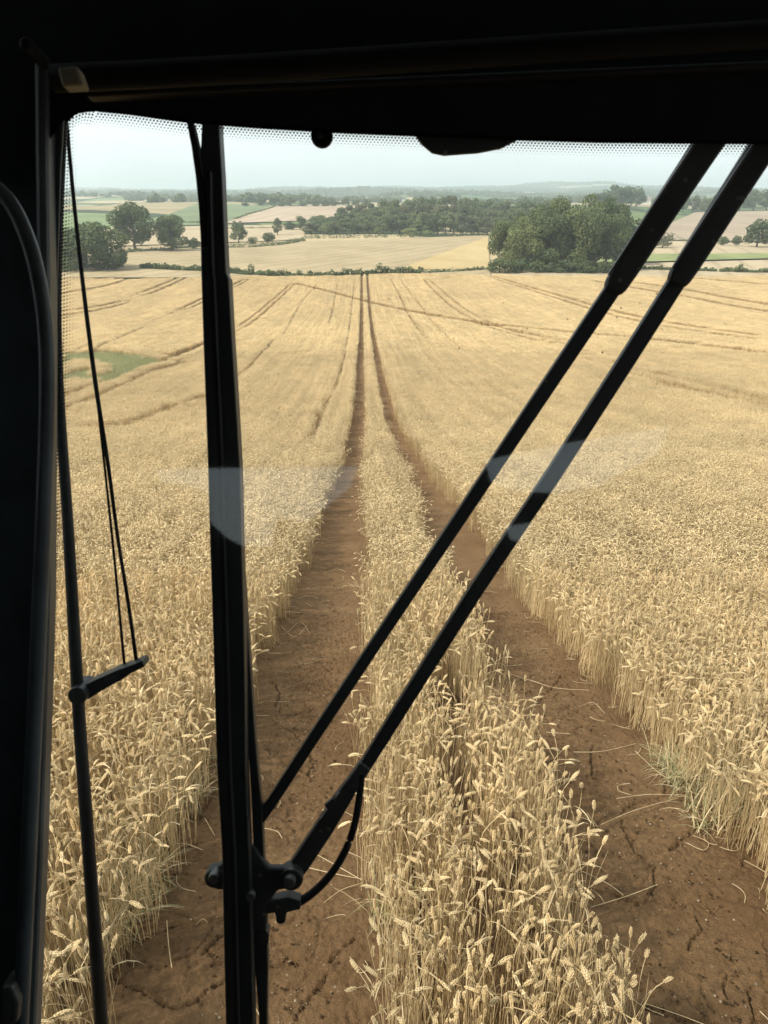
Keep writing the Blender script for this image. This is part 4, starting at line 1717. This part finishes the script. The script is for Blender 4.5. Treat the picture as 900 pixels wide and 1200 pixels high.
disc(90, 816, 11, .10, .05, b)
cpart('clamp', b, [M_BLACK], stay, bevel=.002)

# vertical wiper blade
LB = [(150, 236), (200, 234), (250, 234), (320, 235.5), (400, 238), (480, 241), (550, 243.5), (640, 246), (700, 248), (800, 251), (900, 254), (1000, 260), (1100, 262), (1200, 264.5), (1300, 267)]
RB = [(150, 257), (200, 260), (250, 262), (320, 265), (326, 268), (400, 272), (480, 277), (550, 281), (640, 283), (700, 285), (800, 287), (900, 288), (1000, 292), (1100, 295), (1200, 297), (1300, 299)]
ys = sorted(set([y_ for y_, _ in LB] + [y_ for y_, _ in RB] + [130]))
path = []
for y_ in ys:
    l = np.interp(y_, [q[0] for q in LB], [q[1] for q in LB])
    r_ = np.interp(y_, [q[0] for q in RB], [q[1] for q in RB])
    path.append(((l + r_) / 2, y_, (r_ - l)))
blade = cpart('wiper_blade', bar(path, .022, .03), [M_BLACK], bevel=.002)
b = bar([(x_ - w_ * .12, y_, 5) for x_, y_, w_ in path if y_ > 190], .004, .022)
cpart('rubber_strip', b, [M_RUBBER], blade)
b = bar([(222, 142, 7), (228, 170, 8), (233, 205, 8), (237, 245, 8), (239, 290, 7)], .010, .02)
cpart('blade_tip', b, [M_RUBBER], blade, bevel=.001)
b = bar([(281, 640, 5), (284, 700, 7), (288, 770, 9), (293, 850, 10), (297.5, 905, 10), (301, 950, 12), (303, 1000, 12), (305, 1060, 14), (306, 1130, 16), (308, 1190, 10), (310, 1290, 10)], .05, .02)
cpart('blade_carrier', b, [M_BLACK], blade, bevel=.002)

# two diagonal arms
armA = [(304, 962, 12), (318, 942, 12.5), (360, 877, 13), (450, 741, 14), (540, 607, 15.5), (630, 472, 17), (724, 332, 18.5)]
armAu = [(719, 341, 21), (724, 333, 26), (735, 316, 28), (780, 246, 30.5), (825, 178, 33), (900, 65, 36)]
armB = [(420, 912, 14.5), (470, 832, 16), (560, 690, 17), (650, 556, 18), (735, 424, 19), (800, 322, 20)]
armBu = [(794, 332, 21), (799, 324, 26), (810, 307, 28), (850, 244, 30), (890, 182, 32), (980, 42, 36)]
a1 = cpart('wiper_arm', bar(armA, .055, .014), [M_BLACK], bevel=.002)
cpart('arm_socket', bar(armAu, .050, .016), [M_DUSTY], a1, bevel=.004)
b = bar([(714, 322, 3.0), (765, 243, 3.0), (807, 180, 3.0), (858, 103, 3)], .047, .004)
cpart('edge_flange', b, [M_STEEL], a1)
a2 = cpart('wiper_arm', bar(armB, .062, .014), [M_BLACK], bevel=.002)
cpart('arm_socket', bar(armBu, .056, .016), [M_DUSTY], a2, bevel=.004)
b = bar([(789, 314, 2.6), (837, 240, 2.8), (876, 181, 3.0), (936, 88, 3)], .053, .004)
cpart('edge_flange', b, [M_STEEL], a2)
b = bar([(338, 1034, 20), (352, 1014, 22), (380, 972, 22), (400, 940, 20), (416, 916, 16), (428, 898, 14.6)], .056, .015)
cpart('arm_channel', b, [M_DUSTY], a2, bevel=.003)
b = bar([(377, 962, 4), (388, 946, 4), (399, 930, 3)], .052, .01)
bar([(382, 946, 6), (392, 938, 6)], .05, .006, b)
cpart('channel_lip', b, [M_DUSTY], a2)

# knuckle where the arms meet the blade
b = slab([(266, 1002), (298, 992), (306, 1006), (316, 1018), (345, 1018), (352, 1030), (345, 1042), (326, 1044), (314, 1060), (312, 1092), (290, 1090), (268, 1062)], .045, .014)
kn = cpart('knuckle', b, [M_DUSTY], bevel=.004)
b = disc(251, 1031, 12, .038, .022)
slab([(251, 1019), (272, 1004), (272, 1044), (251, 1043)], .045, .014, b)
cpart('pivot', b, [M_DUSTY], kn, bevel=.003)
b = disc(250, 1031, 6.5, .028, .02)
cpart('bolt', b, [M_STEEL], kn, bevel=.002)
b = disc(341, 1032, 14, .040, .026)
cpart('pivot', b, [M_DUSTY], kn, bevel=.003)
b = disc(339, 1035, 7, .030, .02)
cpart('bolt', b, [M_STEEL], kn, bevel=.002)
b = disc(293, 1052, 5.5, .016, .01)
cpart('bolt', b, [M_STEEL], kn, bevel=.001)
b = slab([(312, 1058), (338, 1052), (352, 1056), (352, 1066), (336, 1070), (334, 1082), (328, 1084), (324, 1082), (322, 1070), (312, 1072)], .045, .02)
cpart('hose_fitting', b, [M_DUSTY], kn, bevel=.002)
b = wtube([(424, 905, 4.2), (421, 935, 4.2), (415, 968, 4.2), (404, 998, 4.4), (388, 1024, 4.5), (368, 1045, 4.8), (346, 1059, 5.2), (328, 1062, 5.5)], .06, n=12)
cpart('washer_hose', b, [M_RUBBER], kn, smooth=True)
b = slab([(311, 1090), (315, 1095), (314, 1106), (306, 1108), (306, 1094)], .045, .02)
cpart('stop', b, [M_DUSTY], kn)

# shell behind the camera: roof lining, floor, side and rear walls with window openings, the rear ones shaped for the windscreen reflections
XL, XR, YB, ZT, ZB = -.95, 1.45, -1.25, CAMZ + .42, CAMZ - 1.45


def boxm(x0, x1, y0, y1, z0, z1, mb_=None):
    b = mb_ or MB()
    b.add([(x0, y0, z0), (x1, y0, z0), (x1, y1, z0), (x0, y1, z0), (x0, y0, z1), (x1, y0, z1), (x1, y1, z1), (x0, y1, z1)],
          [(0, 3, 2, 1), (4, 5, 6, 7), (0, 1, 5, 4), (1, 2, 6, 5), (2, 3, 7, 6), (3, 0, 4, 7)])
    return b


cpart('roof', boxm(XL - .04, XR + .04, YB - .04, .98, ZT, ZT + .08), [M_LINING])
cpart('floor', boxm(XL, XR, YB, .50, ZB - .06, ZB), [M_LINING])
b = boxm(XL - .05, XL, YB, .80, ZB, ZT)
cpart('side_wall', b, [M_LINING])
b = boxm(XR, XR + .05, YB, .60, ZB, CAMZ - .75)
boxm(XR, XR + .05, YB, .72, CAMZ + .22, ZT, b)
boxm(XR, XR + .05, YB, -.15, CAMZ - .75, CAMZ + .22, b)
sw = cpart('side_wall', b, [M_LINING])


def refl(px, py):
    """where the windscreen mirrors this sight line onto the rear wall"""
    g = W(px, py)
    r = ray(px, py).normalized()
    q = r - GN * 2 * r.dot(GN)
    t = (YB - g.y) / q.y
    return g + q * t


WIN = [[(180, 548), (420, 545), (410, 572), (360, 612), (325, 606), (318, 640), (283, 640), (262, 628), (245, 612), (240, 575), (185, 562)],  # unseen rear openings, outlined so the windscreen mirrors sky as pale patches
       [(568, 538), (680, 515), (790, 498), (775, 530), (700, 570), (650, 578), (600, 575), (575, 565)],
       [(592, 617), (628, 611), (612, 636), (598, 632)]]
rw = []
for pl in WIN:
    pts = [refl(a, c) for a, c in pl]
    rw.append([(q.x, q.z) for q in pts])
print('rear openings', rw)
outer = [(XL, ZB), (XR, ZB), (XR, ZT), (XL, ZT)]
bm = bmesh.new()
for loop in [outer] + rw:
    vs = [bm.verts.new((a, YB, c)) for a, c in loop]
    for i in range(len(vs)):
        bm.edges.new((vs[i], vs[(i + 1) % len(vs)]))
bmesh.ops.triangle_fill(bm, use_beauty=True, use_dissolve=False, edges=bm.edges[:])


def in_poly(p, poly):
    return bool(inside(np.array([p.x]), np.array([p.z]), poly)[0])


bad = [f for f in bm.faces if any(in_poly(f.calc_center_median(), h) for h in rw)]
bmesh.ops.delete(bm, geom=bad, context='FACES_ONLY')
ext = bmesh.ops.extrude_face_region(bm, geom=bm.faces[:])
bmesh.ops.translate(bm, verts=[e for e in ext['geom'] if isinstance(e, bmesh.types.BMVert)], vec=(0, -.04, 0))
me = bpy.data.meshes.new('rear_wall')
bm.to_mesh(me)
bm.free()
me.materials.append(M_LINING)
me.transform(CABI)
link('rear_wall', me, cab)
for h in rw:
    b = MB()
    b.add([(a, YB - .02, c) for a, c in h], [tuple(range(len(h)))])
    cpart('reflection_window', b, [M_GLASS])

# ------------------------------------------------------------------ sky, sun and air
SUN_EL, SUN_AZ = 48.0, 250.0   # azimuth clockwise from +Y (the way we look)
w = bpy.data.worlds.new('World')
sc.world = w
w.use_nodes = True
nt = w.node_tree
bg = nt.nodes['Background']
sky = nt.nodes.new('ShaderNodeTexSky')
sky.sky_type = 'NISHITA'
sky.sun_disc = False
sky.sun_elevation = R(SUN_EL)
sky.sun_rotation = R(SUN_AZ)
sky.air_density = 1.0
sky.dust_density = 3.5
sky.ozone_density = 1.5
sky.altitude = 100
# thin high cloud veil over the blue
tc = nt.nodes.new('ShaderNodeTexCoord')
mp = nt.nodes.new('ShaderNodeMapping')
mp.inputs['Scale'].default_value = (1, 1, 5)
nt.links.new(tc.outputs['Generated'], mp.inputs[0])
cn = noise(nt, 2.2, 6, .6, mp.outputs[0])
cr_ = ramp(nt, [(.3, (.66, .66, .66)), (.7, (.92, .92, .92))], cn.outputs[0])
mx = mixc(nt, cr_.outputs[0], sky.outputs[0], (6.15, 6.65, 6.8))
nt.links.new(mx, bg.inputs[0])
bg.inputs[1].default_value = .12

sd = bpy.data.lights.new('sun', 'SUN')
sd.energy = 3.4
sd.angle = R(3.5)
sd.color = (1, .94, .84)
so = bpy.data.objects.new('sun', sd)
C.objects.link(so)
el, az = R(SUN_EL), R(SUN_AZ)
sv = Vector((math.sin(az) * math.cos(el), math.cos(az) * math.cos(el), math.sin(el)))
so.rotation_euler = sv.to_track_quat('Z', 'Y').to_euler()
so.location = (0, 0, 60)

# the air
m = bpy.data.materials.new('air')
m.use_nodes = True
nt = m.node_tree
nt.nodes.remove(nt.nodes['Principled BSDF'])
pv = nt.nodes.new('ShaderNodeVolumePrincipled')
pv.inputs['Color'].default_value = (.72, .82, .86, 1)
pv.inputs['Density'].default_value = .00026
pv.inputs['Anisotropy'].default_value = .2
nt.links.new(pv.outputs[0], nt.nodes['Material Output'].inputs['Volume'])
b = MB()
b.add([(-9500, -120, -60), (9500, -120, -60), (9500, 9700, -60), (-9500, 9700, -60), (-9500, -120, 110), (9500, -120, 110), (9500, 9700, 110), (-9500, 9700, 110)],
      [(0, 3, 2, 1), (4, 5, 6, 7), (0, 1, 5, 4), (1, 2, 6, 5), (2, 3, 7, 6), (3, 0, 4, 7)])
link('haze', b.mesh('haze', [m]), label='thin summer haze over the farmland', kind='stuff')

# ------------------------------------------------------------------ render settings
sc.view_settings.view_transform = 'Standard'
sc.view_settings.look = 'None'
sc.view_settings.gamma = 1
sc.view_settings.exposure = 0.84
sc.cycles.max_bounces = 8
sc.cycles.diffuse_bounces = 4
sc.cycles.transmission_bounces = 4
sc.cycles.transparent_max_bounces = 12
sc.cycles.volume_bounces = 1
sc.cycles.use_denoising = True
sc.cycles.sample_clamp_indirect = 6
